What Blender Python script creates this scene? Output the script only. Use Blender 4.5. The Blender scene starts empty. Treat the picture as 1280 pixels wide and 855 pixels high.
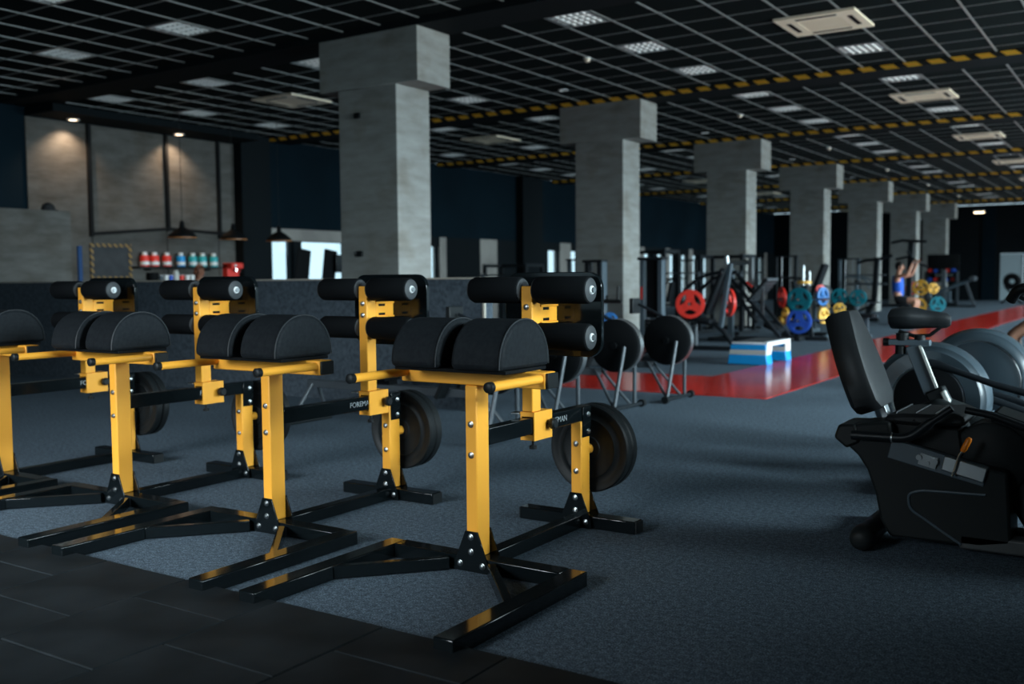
import bpy, bmesh, math, random
from mathutils import Vector, Matrix
random.seed(7)
S = bpy.context.scene
COL = S.collection
PI = math.pi

# ------------------------------------------------------------------ camera
CAM_H = 1.18
yaw, pitch, roll = math.radians(33.25), math.radians(3.67), math.radians(-0.51)
fw = Vector((-math.sin(yaw) * math.cos(pitch), math.cos(yaw) * math.cos(pitch), -math.sin(pitch)))
rt = Vector((math.cos(yaw), math.sin(yaw), 0))
up = rt.cross(fw)
r2 = math.cos(roll) * rt + math.sin(roll) * up
u2 = -math.sin(roll) * rt + math.cos(roll) * up
cd = bpy.data.cameras.new('camera')
cam = bpy.data.objects.new('camera', cd)
COL.objects.link(cam)
M3 = Matrix((r2, u2, -fw)).transposed()
cam.matrix_world = Matrix.Translation((0, 0, CAM_H)) @ M3.to_4x4()
cd.sensor_width = 36.0
cd.lens = 35.0
cd.clip_end = 300
cd.dof.use_dof = True
cd.dof.focus_distance = 4.0
cd.dof.aperture_fstop = 2.2
S.camera = cam

# ------------------------------------------------------------------ world / light / exposure
S.view_settings.view_transform = 'Standard'
S.view_settings.look = 'None'
S.view_settings.exposure = 0.0
S.view_settings.gamma = 1.0
S.view_settings.use_curve_mapping = False
W = bpy.data.worlds.new('sky')
S.world = W
W.use_nodes = True
wn = W.node_tree.nodes
wn['Background'].inputs[0].default_value = (0.62, 0.86, 1.0, 1)
wn['Background'].inputs[1].default_value = 1.5

WIN_X = 5.0                       # window wall on the right, outside the frame
WIN = [(0.3, 4.7)] + [(6.3 + 6.0 * n, 10.7 + 6.0 * n) for n in range(7)]
TILT = math.radians(31)           # the sky is seen above the houses opposite: light comes in sloping down
WIN_Z = (0.5, 3.6)
def window_light(y0, y1, power):
    l = bpy.data.lights.new('window_daylight', 'AREA')
    l.shape = 'RECTANGLE'
    l.size = y1 - y0
    l.size_y = WIN_Z[1] - WIN_Z[0]
    l.energy = power
    l.color = (0.80, 0.93, 1.0)
    l.spread = math.radians(92)
    o = bpy.data.objects.new('window_daylight', l)
    COL.objects.link(o)
    d = Vector((-math.cos(TILT), 0, -math.sin(TILT))); xa = Vector((0, 1, 0)); za = -d; ya = za.cross(xa)
    o.matrix_world = Matrix.Translation((WIN_X + 0.9, (y0 + y1) / 2, sum(WIN_Z) / 2 + 0.2)) @ Matrix((xa, ya, za)).transposed().to_4x4()
for (a, b) in WIN:
    window_light(a, b, 1120 if a < 5 else 900)
    # light thrown back up into the room by the bright ground outside
    g_ = bpy.data.lights.new('window_ground_light', 'AREA')
    g_.shape = 'RECTANGLE'; g_.size = b - a; g_.size_y = 1.2; g_.energy = 340; g_.color = (0.98, 0.95, 0.88); g_.spread = math.radians(60)
    o = bpy.data.objects.new('window_ground_light', g_); COL.objects.link(o)
    up_t = math.radians(38)
    d = Vector((-math.cos(up_t), 0, math.sin(up_t))); xa = Vector((0, 1, 0)); za = -d; ya = za.cross(xa)
    o.matrix_world = Matrix.Translation((WIN_X + 0.5, (a + b) / 2, WIN_Z[0] + 0.2)) @ Matrix((xa, ya, za)).transposed().to_4x4()
# daylight from the glazed front behind the camera, to its left
l = bpy.data.lights.new('window_daylight', 'AREA'); l.shape = 'RECTANGLE'; l.size = 5; l.size_y = 2.2
l.energy = 330; l.spread = math.radians(64); l.color = (0.84, 0.94, 1.0)
o = bpy.data.objects.new('window_daylight', l); COL.objects.link(o)
o.location = (-5.1, -3.85, 2.3); o.rotation_euler = (PI / 2 - math.radians(36), 0, math.radians(4))
FRONT_WIN = (-7.3, -2.3, 0.8, 3.0)

# ------------------------------------------------------------------ materials
def mat(name, col, rough=0.5, metal=0.0, spec=0.5, coat=0.0, emit=None, es=1.0):
    m = bpy.data.materials.new(name)
    m.use_nodes = True
    b = m.node_tree.nodes['Principled BSDF']
    b.inputs['Base Color'].default_value = (*col, 1)
    b.inputs['Roughness'].default_value = rough
    b.inputs['Metallic'].default_value = metal
    b.inputs['Specular IOR Level'].default_value = spec
    b.inputs['Coat Weight'].default_value = coat
    if emit:
        b.inputs['Emission Color'].default_value = (*emit, 1)
        b.inputs['Emission Strength'].default_value = es
    return m
def noisy(m, c0, c1, scale=8.0, detail=6.0, bump=0.0, bscale=None, stretch=(1, 1, 1), lo=0.35, hi=0.65, dist=0.01):
    nt = m.node_tree; n = nt.nodes; L = nt.links
    b = n['Principled BSDF']
    tc = n.new('ShaderNodeTexCoord'); mp = n.new('ShaderNodeMapping')
    mp.inputs['Scale'].default_value = stretch
    L.new(tc.outputs['Object'], mp.inputs[0])
    nz = n.new('ShaderNodeTexNoise'); nz.inputs['Scale'].default_value = scale; nz.inputs['Detail'].default_value = detail
    L.new(mp.outputs[0], nz.inputs['Vector'])
    r = n.new('ShaderNodeValToRGB')
    r.color_ramp.elements[0].position = lo; r.color_ramp.elements[1].position = hi
    r.color_ramp.elements[0].color = (*c0, 1); r.color_ramp.elements[1].color = (*c1, 1)
    L.new(nz.outputs['Fac'], r.inputs[0]); L.new(r.outputs[0], b.inputs['Base Color'])
    if bump:
        n2 = n.new('ShaderNodeTexNoise'); n2.inputs['Scale'].default_value = bscale or scale * 3; n2.inputs['Detail'].default_value = 4
        L.new(mp.outputs[0], n2.inputs['Vector'])
        bp = n.new('ShaderNodeBump'); bp.inputs['Strength'].default_value = bump; bp.inputs['Distance'].default_value = dist
        L.new(n2.outputs['Fac'], bp.inputs['Height']); L.new(bp.outputs[0], b.inputs['Normal'])
    return m

M = {}
M['yellow'] = mat('yellow_paint', (0.93, 0.405, 0.042), 0.42, spec=0.3)
M['gloss'] = mat('black_gloss_paint', (0.004, 0.006, 0.007), 0.10, spec=0.32)
M['black'] = mat('black_plastic', (0.008, 0.010, 0.011), 0.45, spec=0.25)
M['matte'] = mat('black_matte', (0.005, 0.006, 0.007), 0.7, spec=0.08)
M['vinyl'] = noisy(mat('black_vinyl', (0.012, 0.014, 0.016), 0.6, spec=0.06), (0.010, 0.012, 0.0145), (0.014, 0.017, 0.0195), 60, 3, 0.12, 250, dist=0.001)
M['piping'] = mat('vinyl_piping', (0.022, 0.025, 0.028), 0.5, spec=0.3)
M['lettering'] = mat('grey_lettering', (0.28, 0.30, 0.31), 0.6, spec=0.1)
M['bike_vinyl'] = mat('bike_seat_vinyl', (0.014, 0.016, 0.018), 0.45, spec=0.3)
M['bike_rail'] = mat('dark_grey_rail', (0.055, 0.060, 0.062), 0.5)
M['deep_blue'] = mat('deep_blue_board', (0.008, 0.045, 0.14), 0.5, spec=0.2)
M['teal_jar'] = mat('teal_jar', (0.03, 0.42, 0.46), 0.35)
M['white_diffuser'] = mat('white_reflector', (0.85, 0.87, 0.87), 0.5)
M['foam'] = mat('black_foam', (0.005, 0.006, 0.007), 0.8, spec=0.06)
M['rubber'] = mat('black_rubber', (0.008, 0.010, 0.011), 0.5, spec=0.2)
M['rubber_edge'] = mat('rubber_hub_face', (0.040, 0.044, 0.048), 0.5, spec=0.2)
M['steel'] = mat('steel', (0.34, 0.36, 0.37), 0.3, metal=1)
M['chrome'] = mat('chrome', (0.8, 0.82, 0.84), 0.1, metal=1)
M['alu'] = mat('brushed_aluminium', (0.42, 0.44, 0.45), 0.38, metal=1)
M['midblue'] = mat('mid_blue_rubber', (0.01, 0.14, 0.42), 0.45)
M['greytube'] = mat('grey_tube', (0.075, 0.088, 0.10), 0.4, metal=0.2)
M['frame_grey'] = mat('grey_blue_frame', (0.06, 0.085, 0.105), 0.4)
M['frame_dark'] = mat('dark_frame', (0.009, 0.012, 0.015), 0.4, spec=0.25)
M['white'] = mat('white_plastic', (0.75, 0.77, 0.77), 0.4)
M['cream'] = mat('cream_plastic', (0.85, 0.74, 0.58), 0.5)
M['lightgrey'] = mat('light_grey', (0.52, 0.53, 0.50), 0.5)
M['red'] = mat('red_rubber', (0.75, 0.035, 0.022), 0.45)
M['blue'] = mat('blue_rubber', (0.02, 0.09, 0.50), 0.45)
M['lightblue'] = mat('light_blue_plastic', (0.0, 0.30, 0.72), 0.4)
M['teal'] = mat('teal_rubber', (0.006, 0.15, 0.195), 0.5, spec=0.2)
M['yrub'] = mat('yellow_rubber', (0.80, 0.43, 0.05), 0.5)
M['orange'] = mat('orange_plastic', (0.85, 0.22, 0.01), 0.35)
M['skin'] = mat('skin', (0.52, 0.25, 0.16), 0.5)
M['skin_dark'] = mat('tanned_skin', (0.30, 0.14, 0.085), 0.5)
M['hair'] = mat('dark_hair', (0.012, 0.009, 0.008), 0.6)
M['hair_brown'] = mat('brown_hair', (0.10, 0.035, 0.018), 0.55)
M['blue_cloth'] = mat('blue_cloth', (0.01, 0.10, 0.55), 0.8)
M['black_cloth'] = mat('black_cloth', (0.010, 0.011, 0.013), 0.85)
M['grey_cloth'] = mat('grey_cloth', (0.05, 0.055, 0.06), 0.85)
M['navy'] = noisy(mat('navy_wall_paint', (0.002, 0.009, 0.015), 0.8, spec=0.08), (0.0018, 0.008, 0.013), (0.0026, 0.0105, 0.017), 0.8, 4)
M['darkwall'] = mat('dark_wall_paint', (0.004, 0.007, 0.009), 0.8, spec=0.12)
M['greywall'] = noisy(mat('grey_wall_paint', (0.24, 0.23, 0.21), 0.8), (0.20, 0.19, 0.18), (0.28, 0.27, 0.25), 1.5, 5)
M['tile_ceiling'] = noisy(mat('black_ceiling_tile', (0.006, 0.009, 0.010), 0.9, spec=0.05), (0.005, 0.008, 0.009), (0.008, 0.012, 0.013), 30, 3)
M['tbar'] = mat('grey_ceiling_grid', (0.36, 0.38, 0.38), 0.38, metal=0.55)
M['beam'] = mat('black_beam_paint', (0.008, 0.011, 0.013), 0.85, spec=0.1)
M['wood'] = noisy(mat('pale_wood_edge', (0.42, 0.38, 0.32), 0.5), (0.36, 0.33, 0.28), (0.48, 0.43, 0.36), 6, 4, stretch=(1, 12, 12))
M['darkmetal'] = mat('dark_steel_frame', (0.006, 0.007, 0.008), 0.6, spec=0.12)
M['lamp_inner'] = mat('pendant_copper_inner', (0.55, 0.22, 0.07), 0.4)
M['bulb'] = mat('warm_lamp', (1, 0.8, 0.55), 0.5, emit=(1.0, 0.74, 0.48), es=9)
M['louvre'] = mat('polished_louvre', (0.78, 0.80, 0.80), 0.22, metal=1)
M['shell'] = mat('grey_blue_shell', (0.040, 0.058, 0.072), 0.3, coat=0.2)
M['shell_disc'] = mat('slate_disc', (0.022, 0.036, 0.047), 0.4)
M['bikebody'] = mat('charcoal_body_shell', (0.013, 0.016, 0.017), 0.5, spec=0.15)
M['screen'] = mat('dark_screen', (0.004, 0.005, 0.006), 0.2)
M['board'] = noisy(mat('slate_board', (0.02, 0.025, 0.03), 0.7), (0.018, 0.023, 0.028), (0.028, 0.034, 0.04), 6, 4)
M['doorwhite'] = mat('pale_door', (0.42, 0.52, 0.56), 0.5)

# carpet: charcoal-blue needle felt
m = mat('charcoal_carpet', (0.06, 0.08, 0.1), 0.95, spec=0.15)
nt = m.node_tree; n = nt.nodes; L = nt.links; b = n['Principled BSDF']
tc = n.new('ShaderNodeTexCoord')
def _noise(sc, det):
    q = n.new('ShaderNodeTexNoise'); q.inputs['Scale'].default_value = sc; q.inputs['Detail'].default_value = det
    L.new(tc.outputs['Object'], q.inputs['Vector']); return q
a1 = _noise(170, 3); a2 = _noise(1.3, 5); a3 = _noise(45, 3)
r1 = n.new('ShaderNodeValToRGB'); r1.color_ramp.elements[0].position = 0.36; r1.color_ramp.elements[1].position = 0.66
r1.color_ramp.elements[0].color = (0.026, 0.037, 0.050, 1); r1.color_ramp.elements[1].color = (0.130, 0.178, 0.225, 1)
L.new(a1.outputs['Fac'], r1.inputs[0])
r3 = n.new('ShaderNodeValToRGB'); r3.color_ramp.elements[0].color = (0.6, 0.6, 0.6, 1); r3.color_ramp.elements[1].color = (1.4, 1.4, 1.4, 1)
r3.color_ramp.elements[0].position = 0.3; r3.color_ramp.elements[1].position = 0.7
L.new(a3.outputs['Fac'], r3.inputs[0])
mx = n.new('ShaderNodeMix'); mx.data_type = 'RGBA'; mx.blend_type = 'MULTIPLY'; mx.inputs['Factor'].default_value = 1
L.new(r1.outputs[0], mx.inputs['A']); L.new(r3.outputs[0], mx.inputs['B'])
r2_ = n.new('ShaderNodeValToRGB'); r2_.color_ramp.elements[0].color = (0.85, 0.85, 0.85, 1); r2_.color_ramp.elements[1].color = (1.12, 1.12, 1.12, 1)
L.new(a2.outputs['Fac'], r2_.inputs[0])
mx2 = n.new('ShaderNodeMix'); mx2.data_type = 'RGBA'; mx2.blend_type = 'MULTIPLY'; mx2.inputs['Factor'].default_value = 1
L.new(mx.outputs['Result'], mx2.inputs['A']); L.new(r2_.outputs[0], mx2.inputs['B'])
L.new(mx2.outputs['Result'], b.inputs['Base Color'])
bp = n.new('ShaderNodeBump'); bp.inputs['Strength'].default_value = 0.5; bp.inputs['Distance'].default_value = 0.004
L.new(a1.outputs['Fac'], bp.inputs['Height']); L.new(bp.outputs[0], b.inputs['Normal'])
M['carpet'] = m
M['wall_carpet'] = noisy(mat('charcoal_wall_felt', (0.045, 0.058, 0.072), 0.95, spec=0.15), (0.042, 0.055, 0.07), (0.078, 0.098, 0.118), 26, 8, 0.3, 150, dist=0.003)
M['redfloor'] = noisy(mat('glossy_red_floor', (0.55, 0.03, 0.016), 0.17, spec=0.16), (0.46, 0.018, 0.011), (0.57, 0.026, 0.015), 1.2, 4, 0.03, 2, dist=0.02)
M['rubber_tile'] = noisy(mat('black_rubber_tile', (0.009, 0.012, 0.014), 0.7, spec=0.15), (0.006, 0.0085, 0.010), (0.014, 0.018, 0.021), 3.5, 8, 0.2, 220, dist=0.002)
# concrete, board-marked
m = mat('board_marked_concrete', (0.3, 0.3, 0.28), 0.85, spec=0.25)
nt = m.node_tree; n = nt.nodes; L = nt.links; b = n['Principled BSDF']
tc = n.new('ShaderNodeTexCoord')
mp = n.new('ShaderNodeMapping'); mp.inputs['Scale'].default_value = (1.2, 1.2, 5.0); L.new(tc.outputs['Object'], mp.inputs[0])
q1 = n.new('ShaderNodeTexNoise'); q1.inputs['Scale'].default_value = 1.6; q1.inputs['Detail'].default_value = 9; q1.inputs['Roughness'].default_value = 0.62
L.new(mp.outputs[0], q1.inputs['Vector'])
q2 = n.new('ShaderNodeTexNoise'); q2.inputs['Scale'].default_value = 1.7; q2.inputs['Detail'].default_value = 5; L.new(tc.outputs['Object'], q2.inputs['Vector'])
ra = n.new('ShaderNodeValToRGB'); ra.color_ramp.elements[0].position = 0.3; ra.color_ramp.elements[1].position = 0.66
ra.color_ramp.elements[0].color = (0.215, 0.210, 0.195, 1); ra.color_ramp.elements[1].color = (0.315, 0.32, 0.305, 1)
L.new(q1.outputs['Fac'], ra.inputs[0])
rb = n.new('ShaderNodeValToRGB'); rb.color_ramp.elements[0].position = 0.28; rb.color_ramp.elements[1].position = 0.5
rb.color_ramp.elements[0].color = (0.74, 0.66, 0.58, 1); rb.color_ramp.elements[1].color = (1, 1, 1, 1)
L.new(q2.outputs['Fac'], rb.inputs[0])
mx = n.new('ShaderNodeMix'); mx.data_type = 'RGBA'; mx.blend_type = 'MULTIPLY'; mx.inputs['Factor'].default_value = 0.8
L.new(ra.outputs[0], mx.inputs['A']); L.new(rb.outputs[0], mx.inputs['B']); L.new(mx.outputs['Result'], b.inputs['Base Color'])
bp = n.new('ShaderNodeBump'); bp.inputs['Strength'].default_value = 0.35; bp.inputs['Distance'].default_value = 0.02
L.new(q1.outputs['Fac'], bp.inputs['Height']); L.new(bp.outputs[0], b.inputs['Normal'])
M['concrete'] = m
m = m.copy(); m.name = 'shaded_concrete'  # same concrete with the bar corner's shade put into its colour
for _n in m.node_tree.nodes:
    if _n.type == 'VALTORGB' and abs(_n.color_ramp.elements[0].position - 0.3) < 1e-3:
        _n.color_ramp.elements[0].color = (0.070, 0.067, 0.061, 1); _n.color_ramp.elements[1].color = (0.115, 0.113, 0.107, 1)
M['concrete_shaded'] = m
# slanted yellow / black hazard tape, stripes along the local axis 'ax'
def hazard(name, ax, period, skew, duty=0.6):
    m = mat(name, (0.01, 0.01, 0.01), 0.5)
    nt = m.node_tree; n = nt.nodes; L = nt.links; b = n['Principled BSDF']
    tc = n.new('ShaderNodeTexCoord'); sp = n.new('ShaderNodeSeparateXYZ'); L.new(tc.outputs['Object'], sp.inputs[0])
    mu = n.new('ShaderNodeMath'); mu.operation = 'MULTIPLY_ADD'; mu.inputs[1].default_value = skew
    L.new(sp.outputs['Z'], mu.inputs[0]); L.new(sp.outputs[ax], mu.inputs[2])
    dv = n.new('ShaderNodeMath'); dv.operation = 'DIVIDE'; dv.inputs[1].default_value = period; L.new(mu.outputs[0], dv.inputs[0])
    fr = n.new('ShaderNodeMath'); fr.operation = 'FRACT'; L.new(dv.outputs[0], fr.inputs[0])
    lt = n.new('ShaderNodeMath'); lt.operation = 'LESS_THAN'; lt.inputs[1].default_value = duty; L.new(fr.outputs[0], lt.inputs[0])
    mx = n.new('ShaderNodeMix'); mx.data_type = 'RGBA'
    L.new(lt.outputs[0], mx.inputs['Factor'])
    mx.inputs['A'].default_value = (0.008, 0.009, 0.01, 1); mx.inputs['B'].default_value = (0.90, 0.47, 0.04, 1)
    L.new(mx.outputs['Result'], b.inputs['Base Color'])
    return m
M['tape'] = hazard('hazard_tape', 'X', 0.32, 1.3)
M['board_tape'] = hazard('hazard_tape_small', 'Y', 0.12, 1.0, 0.5)
M['board_tape'].node_tree.nodes['Mix'].inputs['B'].default_value = (0.26, 0.15, 0.03, 1)
# window glass: mostly clear with a little reflection
m = bpy.data.materials.new('window_glass'); m.use_nodes = True
nt = m.node_tree; n = nt.nodes; L = nt.links; n.clear()
out = n.new('ShaderNodeOutputMaterial'); t = n.new('ShaderNodeBsdfTransparent'); g = n.new('ShaderNodeBsdfGlossy'); g.inputs['Roughness'].default_value = 0.02
t.inputs[0].default_value = (0.93, 0.97, 0.97, 1)
mixs = n.new('ShaderNodeMixShader'); mixs.inputs[0].default_value = 0.06
L.new(t.outputs[0], mixs.inputs[1]); L.new(g.outputs[0], mixs.inputs[2]); L.new(mixs.outputs[0], out.inputs[0])
M['glass'] = m

# ------------------------------------------------------------------ mesh helpers
class MB:
    def __init__(s): s.v = []; s.f = []; s.sm = []
    def add(s, vs, fs, smooth=False):
        k = len(s.v); s.v += [tuple(v) for v in vs]
        for f in fs: s.f.append(tuple(k + i for i in f)); s.sm.append(smooth)
        return s
    def box(s, x0, x1, y0, y1, z0, z1):
        if x0 > x1: x0, x1 = x1, x0
        if y0 > y1: y0, y1 = y1, y0
        if z0 > z1: z0, z1 = z1, z0
        return s.add([(x0, y0, z0), (x1, y0, z0), (x1, y1, z0), (x0, y1, z0), (x0, y0, z1), (x1, y0, z1), (x1, y1, z1), (x0, y1, z1)],
                     [(0, 3, 2, 1), (4, 5, 6, 7), (0, 1, 5, 4), (1, 2, 6, 5), (2, 3, 7, 6), (3, 0, 4, 7)])
    def bar(s, p0, p1, w, h, upv=(0, 0, 1)):
        p0 = Vector(p0); p1 = Vector(p1); d = (p1 - p0).normalized(); u = Vector(upv)
        if abs(d.dot(u)) > 0.98: u = Vector((0, 1, 0))
        a = d.cross(u).normalized(); c = a.cross(d).normalized()
        vs = []
        for p in (p0, p1):
            for i, j in ((-1, -1), (1, -1), (1, 1), (-1, 1)): vs.append(p + a * (i * w / 2) + c * (j * h / 2))
        return s.add(vs, [(3, 2, 1, 0), (4, 5, 6, 7), (0, 1, 5, 4), (1, 2, 6, 5), (2, 3, 7, 6), (3, 0, 4, 7)])
    def cyl(s, p0, p1, r0, r1=None, n=16):
        r1 = r0 if r1 is None else r1
        return s.lathe([(0, 0), (r0, 0), (r1, 1), (0, 1)], p0, p1, n, True)
    def lathe(s, prof, p0, p1, n=20, unit=False, sharp=True):
        # prof: (radius, distance along axis); unit -> distance as a fraction of |p1-p0|
        p0 = Vector(p0); p1 = Vector(p1); d = p1 - p0; ln = d.length; d.normalize()
        u = Vector((0, 0, 1)) if abs(d.z) < 0.9 else Vector((1, 0, 0))
        a = d.cross(u).normalized(); c = d.cross(a).normalized()
        if not unit: ln = 1.0
        for i in range(len(prof) - 1):
            (ra, ha), (rb, hb) = prof[i], prof[i + 1]
            if ra == rb and ha == hb: continue
            vs = []; fs = []
            for k in range(n):
                t = 2 * PI * k / n; e = a * math.cos(t) + c * math.sin(t)
                vs.append(p0 + d * (ha * ln) + e * ra); vs.append(p0 + d * (hb * ln) + e * rb)
            for k in range(n):
                q = (k + 1) % n
                if ra == 0: fs.append((2 * k, 2 * k + 1, 2 * q + 1))
                elif rb == 0: fs.append((2 * k, 2 * k + 1, 2 * q))
                else: fs.append((2 * k, 2 * k + 1, 2 * q + 1, 2 * q))
            s.add(vs, fs, abs(ha - hb) * ln > 1e-6)
        return s
    def tube(s, pts, r, n=10):
        pts = [Vector(p) for p in pts]; rings = []
        a = None
        for i, p in enumerate(pts):
            d = (pts[min(i + 1, len(pts) - 1)] - pts[max(i - 1, 0)]).normalized()
            if a is None:
                u = Vector((0, 0, 1)) if abs(d.z) < 0.9 else Vector((1, 0, 0)); a = d.cross(u).normalized()
            a = (a - d * a.dot(d)).normalized(); c = d.cross(a)
            rr = r[i] if isinstance(r, (list, tuple)) else r
            rings.append([p + (a * math.cos(2 * PI * k / n) + c * math.sin(2 * PI * k / n)) * rr for k in range(n)])
        vs = [v for g in rings for v in g]; fs = []
        for i in range(len(rings) - 1):
            for k in range(n):
                q = (k + 1) % n; fs.append((i * n + k, i * n + q, (i + 1) * n + q, (i + 1) * n + k))
        s.add(vs, fs, True)
        e = len(s.v) - n
        s.f.append(tuple(range(e - n * (len(rings) - 1), e - n * (len(rings) - 1) + n))[::-1]); s.sm.append(False)
        s.f.append(tuple(range(e, e + n))); s.sm.append(False)
        return s
    def prism(s, poly, axis, a0, a1, smooth=False):
        # poly: 2-D outline; axis 'x': (y,z) 'y': (x,z) 'z': (x,y)
        def P(p, h): return {'x': (h, p[0], p[1]), 'y': (p[0], h, p[1]), 'z': (p[0], p[1], h)}[axis]
        k = len(poly)
        vs = [P(p, a0) for p in poly] + [P(p, a1) for p in poly]
        s.add(vs, [tuple(range(k))[::-1], tuple(range(k, 2 * k))])
        b = len(s.v) - 2 * k
        for i in range(k):
            j = (i + 1) % k; s.f.append((b + i, b + j, b + k + j, b + k + i)); s.sm.append(smooth)
        return s
    def sphere(s, c, r, n=14, m=8, sc=(1, 1, 1)):
        vs = []; fs = []
        for i in range(m + 1):
            t = PI * i / m
            for k in range(n):
                q = 2 * PI * k / n
                vs.append((c[0] + r * sc[0] * math.sin(t) * math.cos(q), c[1] + r * sc[1] * math.sin(t) * math.sin(q), c[2] + r * sc[2] * math.cos(t)))
        for i in range(m):
            for k in range(n):
                q = (k + 1) % n; fs.append((i * n + k, (i + 1) * n + k, (i + 1) * n + q, i * n + q))
        return s.add(vs, fs, True)
    def mesh(s, name):
        me = bpy.data.meshes.new(name)
        me.from_pydata(s.v, [], s.f)
        bm = bmesh.new(); bm.from_mesh(me)
        bmesh.ops.remove_doubles(bm, verts=bm.verts, dist=1e-6)
        bmesh.ops.dissolve_degenerate(bm, edges=bm.edges, dist=1e-6)
        bmesh.ops.recalc_face_normals(bm, faces=bm.faces)
        bm.to_mesh(me); bm.free()
        return me
def smooth_by_angle(me, ang=40):
    me.shade_smooth() if hasattr(me, 'shade_smooth') else None
    try: me.set_sharp_from_angle(angle=math.radians(ang))
    except Exception: pass
def put(o, parent=None):
    COL.objects.link(o)
    if parent is not None: o.parent = parent
    return o
def obj(name, mb, material, parent=None, bevel=0.0, smooth=True):
    me = mb.mesh(name) if isinstance(mb, MB) else mb
    if smooth and isinstance(mb, MB): smooth_by_angle(me)
    if not me.materials: me.materials.append(M[material] if isinstance(material, str) else material)
    o = put(bpy.data.objects.new(name, me), parent)
    if bevel:
        md = o.modifiers.new('bevel', 'BEVEL'); md.width = bevel; md.segments = 2; md.limit_method = 'ANGLE'; md.angle_limit = math.radians(40)
    return o
def tag(o, label, cat, group=None):
    o['label'] = label; o['category'] = cat
    if group: o['group'] = group
    return o
def thing(name, loc, label, cat, group=None, rz=0.0):
    o = put(bpy.data.objects.new(name, None)); o.location = loc; o.rotation_euler = (0, 0, rz)
    o.empty_display_size = 0.1
    return tag(o, label, cat, group)
def struct(name, mb, material, parent=None, bevel=0.0):
    o = obj(name, mb, material, parent, bevel)
    if parent is None: o['kind'] = 'structure'
    return o
def share(o, name, loc, parent=None):
    c = o.copy(); c.name = name; COL.objects.link(c); c.location = loc
    if parent is not None: c.parent = parent
    return c
def B(*a): return MB().box(*a)
def in_view(p, margin=0.06):
    d = Vector(p) - Vector((0, 0, CAM_H)); z = d.dot(fw)
    if z < 0.1: return False
    f = 35 / 36
    return abs(d.dot(r2) / z * f) < 0.5 + margin and abs(d.dot(u2) / z * f) < 0.334 + margin

# ------------------------------------------------------------------ setting
XL, XR, Y0, Y1, ZC = -16.4, WIN_X, -4.0, 49.0, 4.25
TILE_Y = 2.49
floor = struct('floor', B(XL - 0.5, XR + 0.2, Y0 - 0.2, Y1 + 0.3, -0.12, 0.0), 'carpet')
# rubber tiles, staggered, each 0.5 m
tile_me = B(-0.2485, 0.2485, -0.2485, 0.2485, 0.0, 0.022).mesh('rubber_tile'); tile_me.materials.append(M['rubber_tile'])
half_me = B(-0.2485, 0.2485, -0.1235, 0.1235, 0.0, 0.022).mesh('rubber_tile'); half_me.materials.append(M['rubber_tile'])
for i in range(-7, 9):
    xc = -3.155 + 0.5 * i + 0.25
    y = TILE_Y
    if i % 2 == 0:
        o = put(bpy.data.objects.new('rubber_tile', half_me), floor); o.location = (xc, y - 0.125, random.uniform(-0.002, 0.001)); y -= 0.25
        bv = o.modifiers.new('bevel', 'BEVEL'); bv.width = 0.004; bv.segments = 1
    while y > -0.6:
        o = put(bpy.data.objects.new('rubber_tile', tile_me), floor)
        o.location = (xc + random.uniform(-0.001, 0.001), y - 0.25, random.uniform(-0.002, 0.001))
        bv = o.modifiers.new('bevel', 'BEVEL'); bv.width = 0.004; bv.segments = 1
        y -= 0.5
mb = MB(); mb.prism([(-3.17, 9.26), (-3.17, Y1 - 0.3), (-4.42, Y1 - 0.3), (-4.42, 11.05), (-12.5, 11.05), (-12.5, 9.26)], 'z', 0.0, 0.006)
obj('red_floor_strip', mb, 'redfloor', floor)

# left wall: navy band above, mixed dark / grey / glazed below, concrete-clad bar section
HB = 2.3
mb = MB()
mb.box(XL - 0.25, XL, Y0, 9.85, 0, ZC)
mb.box(XL - 0.25, XL, 14.4, Y1, HB, ZC)
mb.box(XL - 0.25, XL, 9.85, 14.4, 0, ZC)
wl = struct('wall_left', mb, 'navy')
PAN = [(9.86, 11.05), (11.07, 12.68), (12.70, 13.95), (13.97, 14.40)]
for a, b_ in PAN: obj('concrete_panel', B(XL, XL + 0.03, a, b_, 0.0, 4.02), 'concrete_shaded', wl, 0.004)
LOW = [(14.4, 15.25, 'd'), (15.25, 16.1, 'w'), (16.1, 16.35, 'd'), (16.35, 17.9, 'w'), (17.9, 20.9, 'd'), (20.9, 21.06, 'd'), (21.06, 21.5, 'w'),
       (21.5, 21.8, 'g'), (21.8, 23.4, 'd'), (23.4, 24.27, 'g'), (24.27, 27.15, 'd'), (27.15, 27.9, 'w'), (27.9, 28.6, 'g'), (28.6, 29.3, 'w'), (29.3, 33.0, 'd')]
y = 33.0; k = 0
while y < 47.5:
    LOW += [(y, y + 0.75, 'w'), (y + 0.75, y + 1.15, 'd' if k % 2 else 'g')]; y += 1.15; k += 1
LOW += [(y, Y1, 'd')]
nw = 0
for a, b_, t in LOW:
    if t == 'd': obj('dark_panel', B(XL - 0.25, XL, a, b_, 0, HB), 'darkwall', wl)
    elif t == 'g': obj('grey_panel', B(XL - 0.25, XL, a, b_, 0, HB), 'greywall', wl)
    else:
        nw += 1
        lo, hi = 0.25, 2.05
        fr = MB(); fr.box(XL - 0.25, XL, a, b_, 0, lo); fr.box(XL - 0.25, XL, a, b_, hi, HB)
        fr.box(XL - 0.14, XL - 0.06, a, a + 0.05, lo, hi); fr.box(XL - 0.14, XL - 0.06, b_ - 0.05, b_, lo, hi)
        w_ = struct('window_%d' % nw, fr, 'darkwall')
        obj('pane', B(XL - 0.105, XL - 0.095, a + 0.05, b_ - 0.05, lo, hi), 'glass', w_)
obj('grey_header', B(XL, XL + 0.012, 15.24, 17.9, 2.06, HB + 0.02), 'greywall', wl)
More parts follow.
